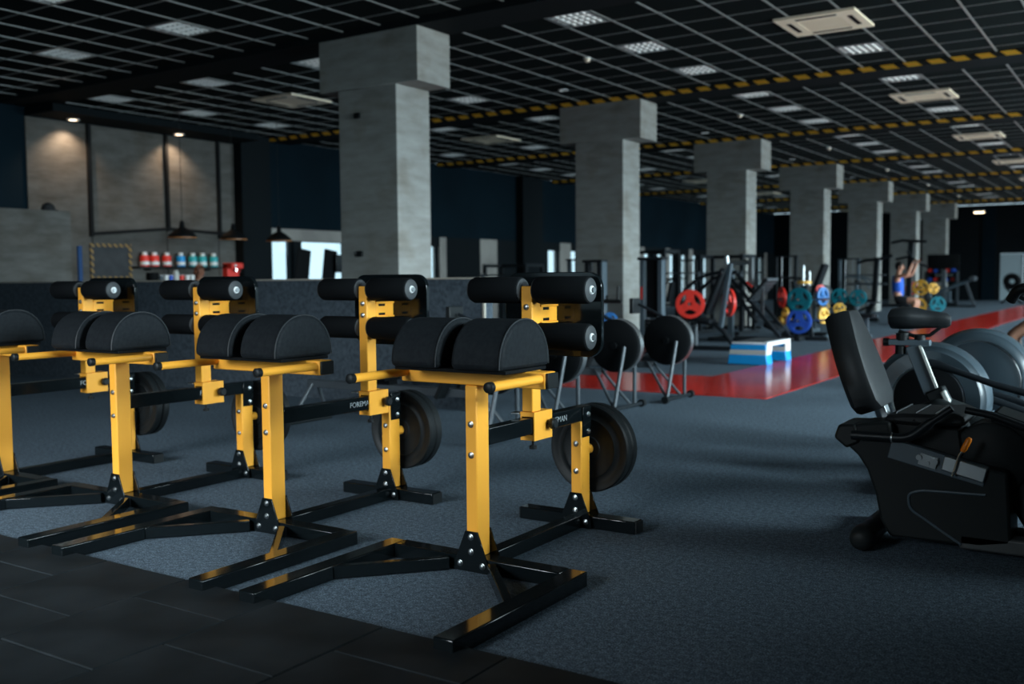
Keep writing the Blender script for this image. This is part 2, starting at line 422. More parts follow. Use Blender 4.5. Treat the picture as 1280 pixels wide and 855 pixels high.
for a, b_ in ((14.42, 15.22), (25.3, 26.45)):
    obj('dark_pilaster', B(XL, XL + 0.25, a, b_, 0, ZC - 0.02), 'darkwall', wl)
# back wall with the pale door
mb = MB(); mb.box(XL - 0.25, -6.17, Y1, Y1 + 0.25, 0, ZC); mb.box(-5.22, XR + 0.2, Y1, Y1 + 0.25, 0, ZC); mb.box(-6.17, -5.22, Y1, Y1 + 0.25, 2.08, ZC)
wb = struct('wall_back', mb, 'darkwall')
for a, b_ in ((-9.2, -8.6), (-6.9, -6.35), (-5.15, -4.2)): obj('navy_panel', B(a, b_, Y1 - 0.04, Y1, 0, ZC - 0.1), 'navy', wb)
d1 = struct('door_1', B(-6.15, -5.24, Y1 + 0.02, Y1 + 0.07, 0.0, 2.07), 'doorwhite', None, 0.004)
obj('handle', MB().cyl((-5.34, Y1 + 0.02, 1.0), (-5.34, Y1 - 0.05, 1.0), 0.015).cyl((-5.34, Y1 - 0.05, 1.0), (-5.46, Y1 - 0.05, 1.0), 0.012), 'steel', d1)
# right wall: window openings, sill and lintel
mb = MB()
prev = Y0
for a, b_ in WIN:
    mb.box(XR, XR + 0.2, prev, a, 0, ZC); mb.box(XR, XR + 0.2, a, b_, 0, WIN_Z[0]); mb.box(XR, XR + 0.2, a, b_, WIN_Z[1], ZC); prev = b_
mb.box(XR, XR + 0.2, prev, Y1, 0, ZC)
wr = struct('wall_right', mb, 'darkwall')
for a, b_ in WIN:
    nw += 1
    fr = MB()
    for yy in (a, (a + b_) / 2 - 0.03, b_ - 0.06): fr.box(XR + 0.06, XR + 0.12, yy, yy + 0.06, *WIN_Z)
    fr.box(XR + 0.06, XR + 0.12, a, b_, WIN_Z[0], WIN_Z[0] + 0.06); fr.box(XR + 0.06, XR + 0.12, a, b_, WIN_Z[1] - 0.06, WIN_Z[1])
    w_ = struct('window_%d' % nw, fr, 'darkmetal')
    obj('pane', B(XR + 0.085, XR + 0.095, a + 0.06, b_ - 0.06, WIN_Z[0] + 0.06, WIN_Z[1] - 0.06), 'glass', w_)
# front wall behind the camera
fx0, fx1, fz0, fz1 = FRONT_WIN
mb = MB(); mb.box(XL - 0.25, fx0, Y0 - 0.2, Y0, 0, ZC); mb.box(fx1, XR + 0.2, Y0 - 0.2, Y0, 0, ZC)
mb.box(fx0, fx1, Y0 - 0.2, Y0, 0, fz0); mb.box(fx0, fx1, Y0 - 0.2, Y0, fz1, ZC)
wf = struct('wall_front', mb, 'darkwall')
nw += 1
fr = MB()
for xx in (fx0, (fx0 + fx1) / 2 - 0.03, fx1 - 0.06): fr.box(xx, xx + 0.06, Y0 - 0.12, Y0 - 0.06, fz0, fz1)
w_ = struct('window_%d' % nw, fr, 'darkmetal')
obj('pane', B(fx0 + 0.06, fx1 - 0.06, Y0 - 0.095, Y0 - 0.085, fz0, fz1), 'glass', w_)

# added partition out of view on the window side, shades the near-right floor
struct('trim_10', B(1.20, 1.35, -3.9, 4.9, 0, 1.60), 'darkwall')

# low divider wall faced with charcoal felt, pale edge on top and end
wm = struct('wall_middle', B(XL + 0.3, -5.02, 7.2, 7.32, 0, 1.175), 'wall_carpet')
obj('top_edge', B(XL + 0.3, -4.998, 7.19, 7.33, 1.175, 1.19), 'wood', wm)
obj('end_edge', B(-5.02, -5.0, 7.188, 7.212, 0.0, 1.175), 'wood', wm)
obj('end_face', B(-5.02, -5.001, 7.212, 7.32, 0.0, 1.175), 'wall_carpet', wm)

# ------------------------------------------------------------------ ceiling
BX0, BY0, BD = -7.466, 9.40, 0.646
ceil = struct('ceiling', B(XL - 0.25, XR + 0.2, Y0 - 0.2, Y1 + 0.25, ZC + 0.09, ZC + 0.2), 'beam')
GX = -7.438
cols_x = [GX + 0.6 * k for k in range(-15, 22)]
lights = []          # (ix, bay, row) cells taken by fixtures
FIX = {}
for bay in range(-1, 7):
    ys = BY0 + 6 * bay
    for ix in (-12, -8, -4, 3, 7):
        cx = GX + 0.6 * ix - 0.3
        for row, offy in enumerate((1.15, 2.95, 4.75)):
            kind = 'ac' if (row == 1 and ix in (-8, 7)) else 'light'
            FIX[(ix, bay, row)] = (cx, ys + offy, kind)
tiles = []
for bay in range(-2, 7):
    ys = BY0 + 6 * bay
    edges = [ys + BD] + [ys + 0.85 + 0.6 * k for k in range(0, 9)] + [ys + 6.0]
    edges = [e for e in edges if Y0 < e < Y1 - 0.02]
    if edges and edges[-1] > Y1 - 0.3: edges.append(Y1 - 0.01)
    xs = [XL + 0.01] + [x for x in cols_x if x > XL + 0.05] + [XR - 0.01]
    for i in range(len(xs) - 1):
        for j in range(len(edges) - 1):
            cx, cy = (xs[i] + xs[i + 1]) / 2, (edges[j] + edges[j + 1]) / 2
            if any(abs(cx - fx) < 0.25 and abs(cy - fy) < 0.25 and kd == 'light' for fx, fy, kd in FIX.values()): continue
            tiles.append((cx, cy, xs[i + 1] - xs[i] - 0.03, edges[j + 1] - edges[j] - 0.03))
vis = [t for t in tiles if in_view((t[0], t[1], ZC), 0.02)]
vis.sort(key=lambda t: t[0] ** 2 + t[1] ** 2)
near = set(vis[:300]); meshes = {}
rest = MB()
for t in tiles:
    if t in near:
        key = (round(t[2], 3), round(t[3], 3))
        if key not in meshes:
            me = B(-t[2] / 2, t[2] / 2, -t[3] / 2, t[3] / 2, 0, 0.012).mesh('ceiling_tile'); me.materials.append(M['tile_ceiling']); meshes[key] = me
        o = put(bpy.data.objects.new('ceiling_tile', meshes[key]), ceil); o.location = (t[0], t[1], ZC + 0.005 + random.uniform(0, 0.002))
    else:
        rest.box(t[0] - t[2] / 2, t[0] + t[2] / 2, t[1] - t[3] / 2, t[1] + t[3] / 2, ZC + 0.005, ZC + 0.017)
o = obj('ceiling_tiles_beyond', rest, 'tile_ceiling', ceil, smooth=False); o.name = 'ceiling_tile_field'; o['kind'] = 'stuff'
grid = MB()
for bay in range(-2, 7):
    ys = BY0 + 6 * bay
    ya, yb = max(ys + BD, Y0), min(ys + 6.0, Y1)
    for x in cols_x: grid.box(x - 0.012, x + 0.012, ya, yb, ZC - 0.004, ZC + 0.03)
    for k in range(9):
        yy = ys + 0.85 + 0.6 * k
        if Y0 < yy < Y1: grid.box(XL, XR, yy - 0.0055, yy + 0.0055, ZC - 0.002, ZC + 0.03)
o = obj('ceiling_grid', grid, 'tbar', ceil, smooth=False); o['kind'] = 'stuff'
# beams over the columns, striped tape along the lower edge from the second one on
for i in range(-1, 7):
    ya = BY0 + 6 * i
    bmz = ZC - 0.07
    t = struct('trim_%d' % (i + 2), B(XL, XR, ya, ya + BD, bmz, ZC + 0.09), 'beam')
    if i >= 1: obj('hazard_tape', B(XL + 0.02, XR - 0.02, ya - 0.004, ya - 0.0005, bmz - 0.002, bmz + 0.066), 'tape', t)

BAY = {-1: 'in front of the nearest column', 0: 'between the first and second columns', 1: 'between the second and third columns', 2: 'between the third and fourth columns',
       3: 'between the fourth and fifth columns', 4: 'between the fifth and sixth columns', 5: 'between the sixth and seventh columns', 6: 'past the farthest column'}
LINE = {-12: 'outer left line', -8: 'middle left line', -4: 'inner left line', 3: 'inner right line', 7: 'outer right line'}
ROW = ('near', 'middle', 'far')
# louvred fixture, shared meshes
fm = MB()
for a, b_, c_, d_ in ((-.29, .29, -.29, -.268), (-.29, .29, .268, .29), (-.29, -.268, -.268, .268), (.268, .29, -.268, .268)): fm.box(a, b_, c_, d_, -0.004, 0.07)
frame_me = fm.mesh('frame'); frame_me.materials.append(M['alu'])
fm = MB()
for k in range(1, 6):
    q = -0.268 + 0.0893 * k
    fm.prism([(q - 0.010, 0.024), (q + 0.010, 0.024), (q + 0.003, 0.0), (q - 0.003, 0.0)], 'y', -0.268, 0.268)
for k in range(1, 4):
    q = -0.268 + 0.134 * k
    fm.prism([(q - 0.014, 0.024), (q + 0.014, 0.024), (q + 0.003, 0.0), (q - 0.003, 0.0)], 'x', -0.268, 0.268)
louv_me = fm.mesh('louvre'); louv_me.materials.append(M['white_diffuser'])
rf = MB()
for k in range(6):
    q = -0.268 + 0.0893 * k
    rf.prism([(q, 0.07), (q + 0.0893, 0.07), (q + 0.0893, 0.058), (q + 0.045, 0.028), (q, 0.058)], 'y', -0.268, 0.268)
refl_me = rf.mesh('reflector'); refl_me.materials.append(M['louvre'])
ac_panel = MB()
Q = 0.475
for a, b_, c_, d_ in ((-Q, Q, -Q, -.25), (-Q, Q, .25, Q), (-Q, -.25, -.25, .25), (.25, Q, -.25, .25)): ac_panel.box(a, b_, c_, d_, -0.03, 0.0)
ac_me = ac_panel.mesh('panel'); ac_me.materials.append(M['cream'])
gr = MB()
for k in range(16): gr.box(-.25, .25, -0.25 + k * 0.03125 + 0.004, -0.25 + (k + 1) * 0.03125 - 0.004, -0.026, -0.018)
gr.box(-.25, .25, -.25, .25, -0.018, -0.005)
acg_me = gr.mesh('grille'); acg_me.materials.append(M['cream'])
vent_me = B(-0.24, 0.24, -0.028, 0.028, -0.033, -0.0295).mesh('vent_slot'); vent_me.materials.append(M['matte'])
for (ix, bay, row), (cx, cy, kind) in FIX.items():
    if not in_view((cx, cy, ZC), 0.03) or cy > Y1 - 0.6: continue
    if kind == 'light':
        t = thing('ceiling_light', (cx, cy, ZC), '%s louvred ceiling light of the %s, %s' % (ROW[row], LINE[ix], BAY[bay]), 'ceiling light', 'square louvred ceiling lights')
        for nm, me in (('frame', frame_me), ('louvre', louv_me), ('reflector', refl_me)): put(bpy.data.objects.new(nm, me), t)
    else:
        side = 'left of the columns' if ix < 0 else 'on the right side'
        t = thing('air_conditioner', (cx, cy, ZC - 0.005), 'cream ceiling air conditioner cassette %s, %s' % (side, BAY[bay]), 'air conditioner', 'ceiling air conditioner cassettes')
        put(bpy.data.objects.new('panel', ac_me), t); put(bpy.data.objects.new('grille', acg_me), t)
        for k in range(4):
            v = put(bpy.data.objects.new('vent_slot', vent_me), t); v.location = (0.36 * math.cos(k * PI / 2), 0.36 * math.sin(k * PI / 2), 0); v.rotation_euler = (0, 0, PI / 2 + k * PI / 2)
for bay in range(0, 6):
    ys = BY0 + 6 * bay
    t = thing('smoke_detector', (-6.85, ys + 3.03, ZC), 'small round white smoke detector on the ceiling %s' % BAY[bay], 'smoke detector', 'smoke detectors on the ceiling')
    obj('base', MB().cyl((0, 0, -0.002), (0, 0, -0.02), 0.055), 'white', t); obj('sensor', MB().lathe([(0.045, 0), (0.04, 0.035), (0.02, 0.045), (0, 0.045)], (0, 0, -0.02), (0, 0, -1)), 'cream', t)
    t = thing('downlight', (-8.33, ys + 4.9, ZC), 'small round recessed downlight above the left of the columns, %s' % BAY[bay], 'downlight', 'round downlights along the columns')
    obj('ring', MB().lathe([(0.05, 0.0), (0.05, 0.012), (0.085, 0.008), (0.085, 0.0)], (0, 0, -0.004), (0, 0, -1)), 'white', t); obj('lens', MB().cyl((0, 0, -0.004), (0, 0, -0.009), 0.05), 'chrome', t)
# two warm downlights over the bar
so = struct('trim_9', B(XL + 0.035, -15.55, 9.86, 14.38, 4.03, 4.16), 'darkwall')
LZ = 4.03
for yy, wh in ((10.57, 'left'), (12.81, 'right')):
    t = thing('bar_downlight', (-16.08, yy, LZ), 'lit warm downlight above the concrete wall of the bar, %s one of two' % wh, 'downlight', 'lit downlights over the bar')
    obj('ring', MB().lathe([(0.07, 0.0), (0.07, 0.016), (0.11, 0.01), (0.11, 0.0)], (0, 0, -0.005), (0, 0, -1)), 'white', t)
    obj('lens', MB().cyl((0, 0, -0.006), (0, 0, -0.014), 0.07), 'bulb', t)
    l = bpy.data.lights.new('bar_downlight_beam', 'SPOT'); l.energy = 105; l.color = (1.0, 0.70, 0.46); l.spot_size = math.radians(118); l.spot_blend = 0.7; l.shadow_soft_size = 0.05
    o = put(bpy.data.objects.new('bar_downlight_beam', l)); o.location = (-16.08, yy, LZ - 0.03); o.rotation_euler = (0, math.radians(8), 0)

# ------------------------------------------------------------------ columns
ORD = ['nearest', 'second', 'third', 'fourth', 'fifth', 'sixth', 'farthest']
for i in range(7):
    t = thing('concrete_column', (BX0, BY0 + 6 * i, 0), '%s concrete column of the receding row, with a wide T-shaped head' % ORD[i], 'column', 'row of concrete columns')
    top = ZC - 0.072
    obj('column_head', B(-1.583, 0, 0, BD, 3.53, top), 'concrete', t, 0.008)
    obj('column_shaft', B(-1.267, -0.3315, 0, BD, 0, 3.53), 'concrete', t, 0.008)
    if i == 0:
        for zz in (3.2, 1.5): obj('socket_box', B(-0.99, -0.90, -0.03, 0, zz - 0.035, zz + 0.035), 'black', t, 0.004)

# ------------------------------------------------------------------ glute ham benches
def bolt(parent, x, y, z, axis='y', s=-1, r=0.011):
    d = {'y': Vector((0, s, 0)), 'x': Vector((s, 0, 0))}[axis]
    p = Vector((x, y, z))
    return obj('bolt', MB().lathe([(r * 1.25, 0), (r * 1.25, 0.002), (r, 0.003), (r * 0.9, 0.008), (r * 0.4, 0.010), (0, 0.010)], p, p + d, 10), 'steel', parent)
def make_text(parent, body, size, loc, rot, material):
    cu = bpy.data.curves.new('lettering', 'FONT'); cu.body = body; cu.size = size; cu.align_x = 'RIGHT'; cu.align_y = 'CENTER'; cu.extrude = 0.0004
    tmp = bpy.data.objects.new('tmp_text', cu); COL.objects.link(tmp)
    bpy.context.view_layer.update()
    me = bpy.data.meshes.new_from_object(tmp.evaluated_get(bpy.context.evaluated_depsgraph_get()))
    bpy.data.objects.remove(tmp)
    me.materials.clear(); me.materials.append(M[material])
    o = put(bpy.data.objects.new('lettering', me), parent); o.location = loc; o.rotation_euler = rot
    return o
def dome(a, b_, zb, n=20):
    pts = []
    for k in range(n + 1):
        t = PI * k / n
        c, s_ = math.cos(t), math.sin(t)
        pts.append((a * math.copysign(abs(c) ** 0.95, c), zb + b_ * abs(s_) ** 0.92))
    return pts
def ghd(cx, s, label):
    g = thing('glute_ham_bench', (cx, 3.2, 0), label, 'exercise bench', 'yellow and black glute ham benches in a row')
    xa, xb = -0.025, 0.030
    bar = lambda nm, *b: obj(nm, B(*b), 'gloss', g, 0.005)
    bar('crossbar', -0.405, 0.405, 0.0, 0.08, 0.002, 0.062)
    for sx in (-1, 1): bar('side_rail', sx * 0.405, sx * 0.485, -0.78, 0.08, 0.0, 0.06)
    for sx in (-1, 1):
        obj('brace', MB().bar((sx * 0.105, -0.015, 0.030), (sx * 0.415, -0.36, 0.030), 0.035, 0.05), 'gloss', g, 0.003)
    bar('floor_beam', xa - 0.004, xb + 0.004, 0.08, 0.86, 0.002, 0.062)
    bar('rear_foot', -0.325, 0.30, 0.86, 0.94, 0.0, 0.06)
    for sx in (-1, 1): obj('foot_cap', B(sx * (0.325 if sx < 0 else 0.30), sx * (0.331 if sx < 0 else 0.306), 0.865, 0.935, 0.004, 0.056), 'black', g)
    up_ = obj('upright', B(xa, xb, 0.0, 0.087, 0.062, 0.756), 'yellow', g, 0.005)
    for z in (0.60, 0.476): bolt(up_, 0.0025, 0.0, z)
    for z in (0.60, 0.476): bolt(up_, 0.0025, 0.087, z, s=1)
    ru = obj('rear_upright', B(xa, xb, 0.845, 0.93, 0.062, 0.506), 'yellow', g, 0.005)
    for z in (0.40, 0.27): bolt(ru, 0.0025, 0.845, z)
    for y, sg in ((0.0, -1), (0.08, 1), (0.845, -1), (0.93, 1)):
        y_out = y + (0.0875 - 0.08 if y == 0.08 else 0)
        gu = obj('gusset', MB().prism([(-0.085, 0.004), (0.085, 0.004), (0.078, 0.05), (0.032, 0.168), (-0.028, 0.168), (-0.078, 0.05)], 'y', y_out, y_out + sg * 0.006), 'gloss', g, 0.001)
        for bx, bz in ((0.0, 0.145), (0.0, 0.085), (-0.055, 0.033), (0.055, 0.033)): bolt(gu, bx, y_out + sg * 0.006, bz, s=sg)
    sb = obj('saddle_beam', B(-0.35, 0.35, 0.0, 0.082, 0.757, 0.822), 'yellow', g, 0.006)
    for sx in (-1, 1): obj('end_cap', B(sx * 0.35, sx * 0.362, 0.003, 0.079, 0.76, 0.819), 'black', g, 0.003)
    for sx in (-1, 1):
        h = obj('handle', MB().cyl((sx * 0.325, 0.002, 0.797), (sx * 0.325, -0.335, 0.797), 0.0175, n=18), 'yellow', g)
        obj('grip_cap', MB().lathe([(0.0, 0.014), (0.014, 0.014), (0.0195, 0.010), (0.0195, -0.012), (0.0175, -0.012)], (sx * 0.325, -0.335, 0.797), (sx * 0.325, -1.335, 0.797), 18), 'black', h)
    obj('pad_board', B(-0.26, 0.27, -0.15, 0.14, 0.822, 0.836), 'matte', g, 0.002)
    for x0, x1 in ((-0.26, -0.026), (0.036, 0.27)):
        prof = dome(0.175, 0.183, 0.842)
        poly = [(y - 0.005, z) for y, z in prof] + [(-0.165, 0.836), (0.155, 0.836)]
        pd = obj('saddle_pad', MB().prism(poly, 'x', x0, x1, True), 'vinyl', g, 0.018)
        for xx in (x1 - 0.008,):
            obj('piping', MB().tube([(xx, y - 0.005, z) for y, z in prof], 0.003, 6), 'piping', pd)
    rl = obj('rail', B(xa, xb, 0.087, 0.94, 0.506, 0.576), 'gloss', g, 0.004)
    make_text(rl, 'FOREMAN', 0.038, (xb + 0.0005, 0.715, 0.541), (PI / 2, 0, PI / 2), 'lettering')
    for xx, sg in ((xb, 1), (xa, -1)):
        pl = obj('rail_plate', B(xx, xx + sg * 0.006, 0.855, 0.932, 0.43, 0.574), 'gloss', g, 0.002)
        for z in (0.455, 0.535): bolt(pl, xx + sg * 0.006, 0.905, z, 'x', sg)
    obj('plate_peg', MB().cyl((0.0025, 0.93, 0.36), (0.0025, 1.125, 0.36), 0.023, n=18), 'yellow', g)
    # sliding foot assembly
    cm = MB()
    cm.box(xa - 0.008, xa - 0.002, s, s + 0.15, 0.475, 0.60); cm.box(xb + 0.002, xb + 0.008, s, s + 0.15, 0.475, 0.60)
    cm.box(xa - 0.002, xb + 0.002, s + 0.0005, s + 0.1495, 0.58, 0.599); cm.box(xa - 0.002, xb + 0.002, s + 0.0005, s + 0.1495, 0.476, 0.50)
    obj('collar', cm, 'yellow', g)
    kn = obj('knob', MB().lathe([(0.008, 0), (0.008, 0.012), (0.022, 0.014), (0.025, 0.022), (0.025, 0.034), (0.018, 0.042), (0, 0.042)], (xb + 0.008, s + 0.115, 0.54), (xb + 1, s + 0.115, 0.54), 14), 'black', g)
    obj('pop_pin', MB().cyl((0.0, s + 0.05, 0.475), (0.0, s + 0.05, 0.445), 0.006, n=8).cyl((0.0, s + 0.05, 0.447), (0.0, s + 0.05, 0.432), 0.017, n=12), 'black', g)
    obj('pin_tongue', B(xa - 0.05, xa - 0.008, s - 0.012, s + 0.03, 0.588, 0.596), 'steel', g, 0.002)
    po = obj('sliding_post', B(xa, xb, s, s + 0.07, 0.60, 1.145), 'yellow', g, 0.005)
    for z in (1.055, 0.995): bolt(po, 0.0025, s, z)
    br = MB(); br.box(xa + 0.002, xb - 0.002, s + 0.07, s + 0.215, 0.99, 1.055)
    br.box(xa - 0.006, xb + 0.006, s + 0.07, s + 0.215, 1.055, 1.063); br.box(xa - 0.006, xb + 0.006, s + 0.07, s + 0.215, 0.982, 0.99)
    bo = obj('bracket', br, 'yellow', g, 0.002)
    for zz in (1.046, 0.999): obj('slot', B(xb - 0.003, xb - 0.0005, s + 0.095, s + 0.145, zz - 0.006, zz + 0.006), 'matte', bo)
    # footplate with round corners
    hw, z0, z1, rc = 0.25, 0.83, 1.205, 0.07
    poly = []
    for cxx, czz, a0 in ((hw - rc, z1 - rc, 0), (-hw + rc, z1 - rc, 90), (-hw + rc, z0 + rc, 180), (hw - rc, z0 + rc, 270)):
        for k in range(7):
            t = math.radians(a0 + 15 * k); poly.append((cxx + rc * math.cos(t) + 0.0025, czz + rc * math.sin(t)))
    obj('footplate', MB().prism(poly, 'y', s + 0.215, s + 0.24), 'gloss', g, 0.003)
    for zz in (1.128, 0.93):
        yc = s + 0.028
        obj('axle', MB().cyl((-0.315, yc, zz), (0.32, yc, zz), 0.0125, n=12), 'steel', g)
        for x0, x1 in ((0.04, 0.30), (-0.295, -0.035)):
            d = 1
            ro = obj('roller', MB().lathe([(0.0, 0), (0.046, 0), (0.053, 0.004), (0.058, 0.014), (0.058, x1 - x0 - 0.010), (0.054, x1 - x0 - 0.002), (0.046, x1 - x0), (0, x1 - x0)], (x0, yc, zz), (x0 + 1, yc, zz), 28), 'foam', g)
            for xx, sg in ((x1, 1), (x0, -1)):
                obj('end_disc', MB().lathe([(0, 0.006), (0.044, 0.006), (0.050, 0.003), (0.050, -0.001)], (xx, yc, zz), (xx + sg, yc, zz), 24), 'rubber_edge', ro)
            if x1 > 0.1 or True:
                xx = x1 if x0 > 0 else x0; sg = 1 if x0 > 0 else -1
                obj('hub', MB().lathe([(0.010, 0.008), (0.010, 0.012), (0.017, 0.012), (0.019, 0.006)], (xx, yc, zz), (xx + sg, yc, zz), 18), 'white', ro)
    return g
def plate_mb(r, th, hub=0.026, n=40):
    return MB().lathe([(hub, 0.003), (hub, th - 0.003), (0.055, th - 0.003), (0.06, th - 0.008), (r * 0.62, th - 0.008), (r * 0.66, th - 0.001), (r * 0.70, th - 0.008), (r * 0.82, th - 0.008), (r * 0.86, th - 0.001), (r * 0.97, th), (r, th * 0.85),
                       (r, th * 0.15), (r * 0.97, 0.0), (r * 0.86, 0.001), (r * 0.82, 0.008), (r * 0.70, 0.008), (r * 0.66, 0.001), (r * 0.62, 0.008), (0.06, 0.008), (0.055, 0.003), (hub, 0.003)], (0, 0, 0), (0, 1, 0), n)
GH = [(-2.30, 0.42, 'rightmost yellow and black glute ham bench, nearest the camera'),
      (-3.467, 0.68, 'second yellow and black glute ham bench from the right'),
      (-4.61, 0.555, 'third yellow and black glute ham bench from the right'),
      (-5.745, 0.58, 'leftmost yellow and black glute ham bench, cut by the frame edge')]
WH = ['rightmost', 'second from right', 'third from right', 'leftmost']
pm = None
for i, (cx, s, lab) in enumerate(GH):
    ghd(cx, s, lab)
    for j in range(2):
        if pm is None:
            o = obj('bumper_plate', plate_mb(0.213, 0.05), 'rubber'); pm = o
        else:
            o = pm.copy(); COL.objects.link(o)
        o.location = (cx + 0.0025, 3.2 + (0.965, 1.018)[j], 0.36)
        tag(o, 'black rubber weight plate, %s one on the rear peg of the %s bench' % (('front', 'back')[j], WH[i]), 'weight plate', 'black bumper plates behind the benches')

# ------------------------------------------------------------------ rowers (flywheel on the right, rail running left)
def rower(x, y, label):
    g = thing('rowing_machine', (x, y, 0), label, 'rowing machine', 'rowing machines side by side')
    cz = 0.575
    obj('flywheel_cage', MB().lathe([(0, 0.0), (0.03, 0.0), (0.035, 0.012), (0.21, 0.012), (0.236, 0.025), (0.236, 0.06), (0.225, 0.065), (0.225, 0.14), (0.2, 0.16), (0, 0.165)], (-0.10, -0.085, cz), (-0.10, 1, cz), 36), 'matte', g)
    obj('vent_ring', MB().lathe([(0.226, 0.068), (0.238, 0.070), (0.238, 0.13), (0.226, 0.132), (0.226, 0.068)], (-0.10, -0.085, cz), (-0.10, 1, cz), 36), 'alu', g)
    obj('front_foot', MB().cyl((0.0, -0.30, 0.035), (0.0, 0.30, 0.035), 0.018, n=12), 'frame_dark', g)
    for sy in (-1, 1): obj('foot_cap', MB().cyl((0.0, sy * 0.27, 0.035), (0.0, sy * 0.315, 0.035), 0.035, n=14), 'black', g)
    for sy in (-1, 1): obj('leg', MB().cyl((-0.01, sy * 0.2 - 0.04, 0.04), (0.03, sy * 0.10 - 0.02, cz), 0.017, n=12), 'greytube', g)
    for sy in (-1, 1): obj('strut', MB().cyl((-0.01, sy * 0.16 - 0.08, 0.04), (-0.30, sy * 0.05, 0.36), 0.014, n=12), 'greytube', g)
    obj('rail', B(-1.95, -0.28, -0.04, 0.04, 0.30, 0.36), 'greytube', g, 0.004)
    obj('seat', MB().prism([(-0.15, 0.40), (0.15, 0.40), (0.17, 0.44), (0.10, 0.455), (-0.10, 0.455), (-0.17, 0.44)], 'x', -1.25, -1.02).box(-1.2, -1.06, -0.05, 0.05, 0.36, 0.40), 'matte', g, 0.004)
    for sy in (-1, 1): obj('rear_leg', MB().cyl((-1.90, sy * 0.03, 0.33), (-1.97, sy * 0.22, 0.02), 0.017, n=12), 'greytube', g)
    obj('rear_foot', MB().cyl((-1.97, -0.25, 0.022), (-1.97, 0.25, 0.022), 0.02, n=12), 'black', g)
    for sy in (-1, 1): obj('footrest', MB().bar((-0.52, sy * 0.12, 0.30), (-0.38, sy * 0.12, 0.56), 0.11, 0.03), 'black', g, 0.004)
    obj('monitor_arm', MB().tube([(-0.12, 0, cz + 0.2), (-0.28, 0, cz + 0.28), (-0.42, 0, cz + 0.34)], 0.014), 'frame_dark', g)
    obj('monitor', B(-0.48, -0.44, -0.085, 0.085, cz + 0.25, cz + 0.40), 'black', g, 0.006)
    obj('handle', MB().cyl((-0.36, -0.24, 0.60), (-0.36, 0.24, 0.60), 0.015, n=12), 'frame_dark', g)
    return g
rower(-3.96, 7.90, 'black rower second from the back, flywheel beside the red strip')
rower(-3.86, 8.78, 'farthest black rower, right of the others before the red strip')
rower(-3.92, 6.80, 'black rower third from the back, half hidden by the nearest bench rollers')
rower(-3.95, 5.95, 'nearest black rower, mostly hidden behind the rightmost yellow bench')

# ------------------------------------------------------------------ bar corner on the left
ks = thing('concrete_kiosk', (-15.2, 8.45, 0), 'rough concrete box standing behind the divider at the far left', 'kiosk')
obj('block', B(-1.0, 1.0, -0.85, 0.78, 0, 2.27), 'concrete_shaded', ks, 0.01)
cap = thing('black_cap', (-14.45, 9.02, 2.275), 'black cap lying on top of the rough concrete box', 'cap')
obj('crown', MB().lathe([(0.10, 0), (0.105, 0.04), (0.08, 0.10), (0.03, 0.13), (0, 0.132)], (0, 0, 0), (0, 0, 1), 18), 'black_cloth', cap)
obj('visor', MB().prism([(0.08, -0.085), (0.15, -0.07), (0.18, 0), (0.15, 0.07), (0.08, 0.085)], 'z', 0.0, 0.014), 'black_cloth', cap)
bs = thing('blue_board', (-14.14, 9.32, 0), 'upright blue board beside the rough concrete box', 'board')
obj('panel', B(-0.02, 0.02, -0.035, 0.035, 0, 1.74), 'deep_blue', bs, 0.005)
# bar counter
ct = thing('bar_counter', (-14.6, 12.9, 0), 'dark bar counter behind the low charcoal divider', 'counter')
obj('body', B(-0.32, 0.28, -2.6, 2.6, 0, 1.12), 'darkwall', ct); obj('worktop', B(-0.36, 0.36, -2.65, 2.65, 1.12, 1.16), 'wood', ct, 0.004)
CT = 1.161
# steel frame against the concrete wall
sf = thing('steel_partition', (XL + 0.06, 12.7, 0), 'black steel frame fixed to the lit concrete wall above the bar', 'frame')
fb = lambda nm, *b: obj(nm, B(*b), 'darkmetal', sf)
for yy, zlo in ((-1.67, 2.0), (0.0, 2.15), (1.27, 2.05), ): fb('post', -0.03, 0.03, yy - 0.035, yy + 0.035, zlo, 4.14)
obj('rail', MB().bar((0, -1.67, 2.05), (0, 0, 2.2), 0.05, 0.06), 'darkmetal', sf); obj('rail', MB().bar((0, 0, 2.2), (0, 1.68, 2.14), 0.05, 0.06), 'darkmetal', sf)
# chalkboard with striped frame
cb = thing('chalkboard', (XL + 0.035, 11.42, 1.55), 'dark notice board in a black and yellow striped frame behind the bar', 'notice board')
obj('board', B(0, 0.02, -0.37, 0.37, -0.27, 0.27), 'board', cb)
obj('frame', MB().box(0, 0.03, -0.43, 0.43, 0.27, 0.33).box(0, 0.03, -0.43, 0.43, -0.33, -0.27).box(0, 0.03, -0.43, -0.37, -0.27, 0.27).box(0, 0.03, 0.37, 0.43, -0.27, 0.27), 'board_tape', cb)
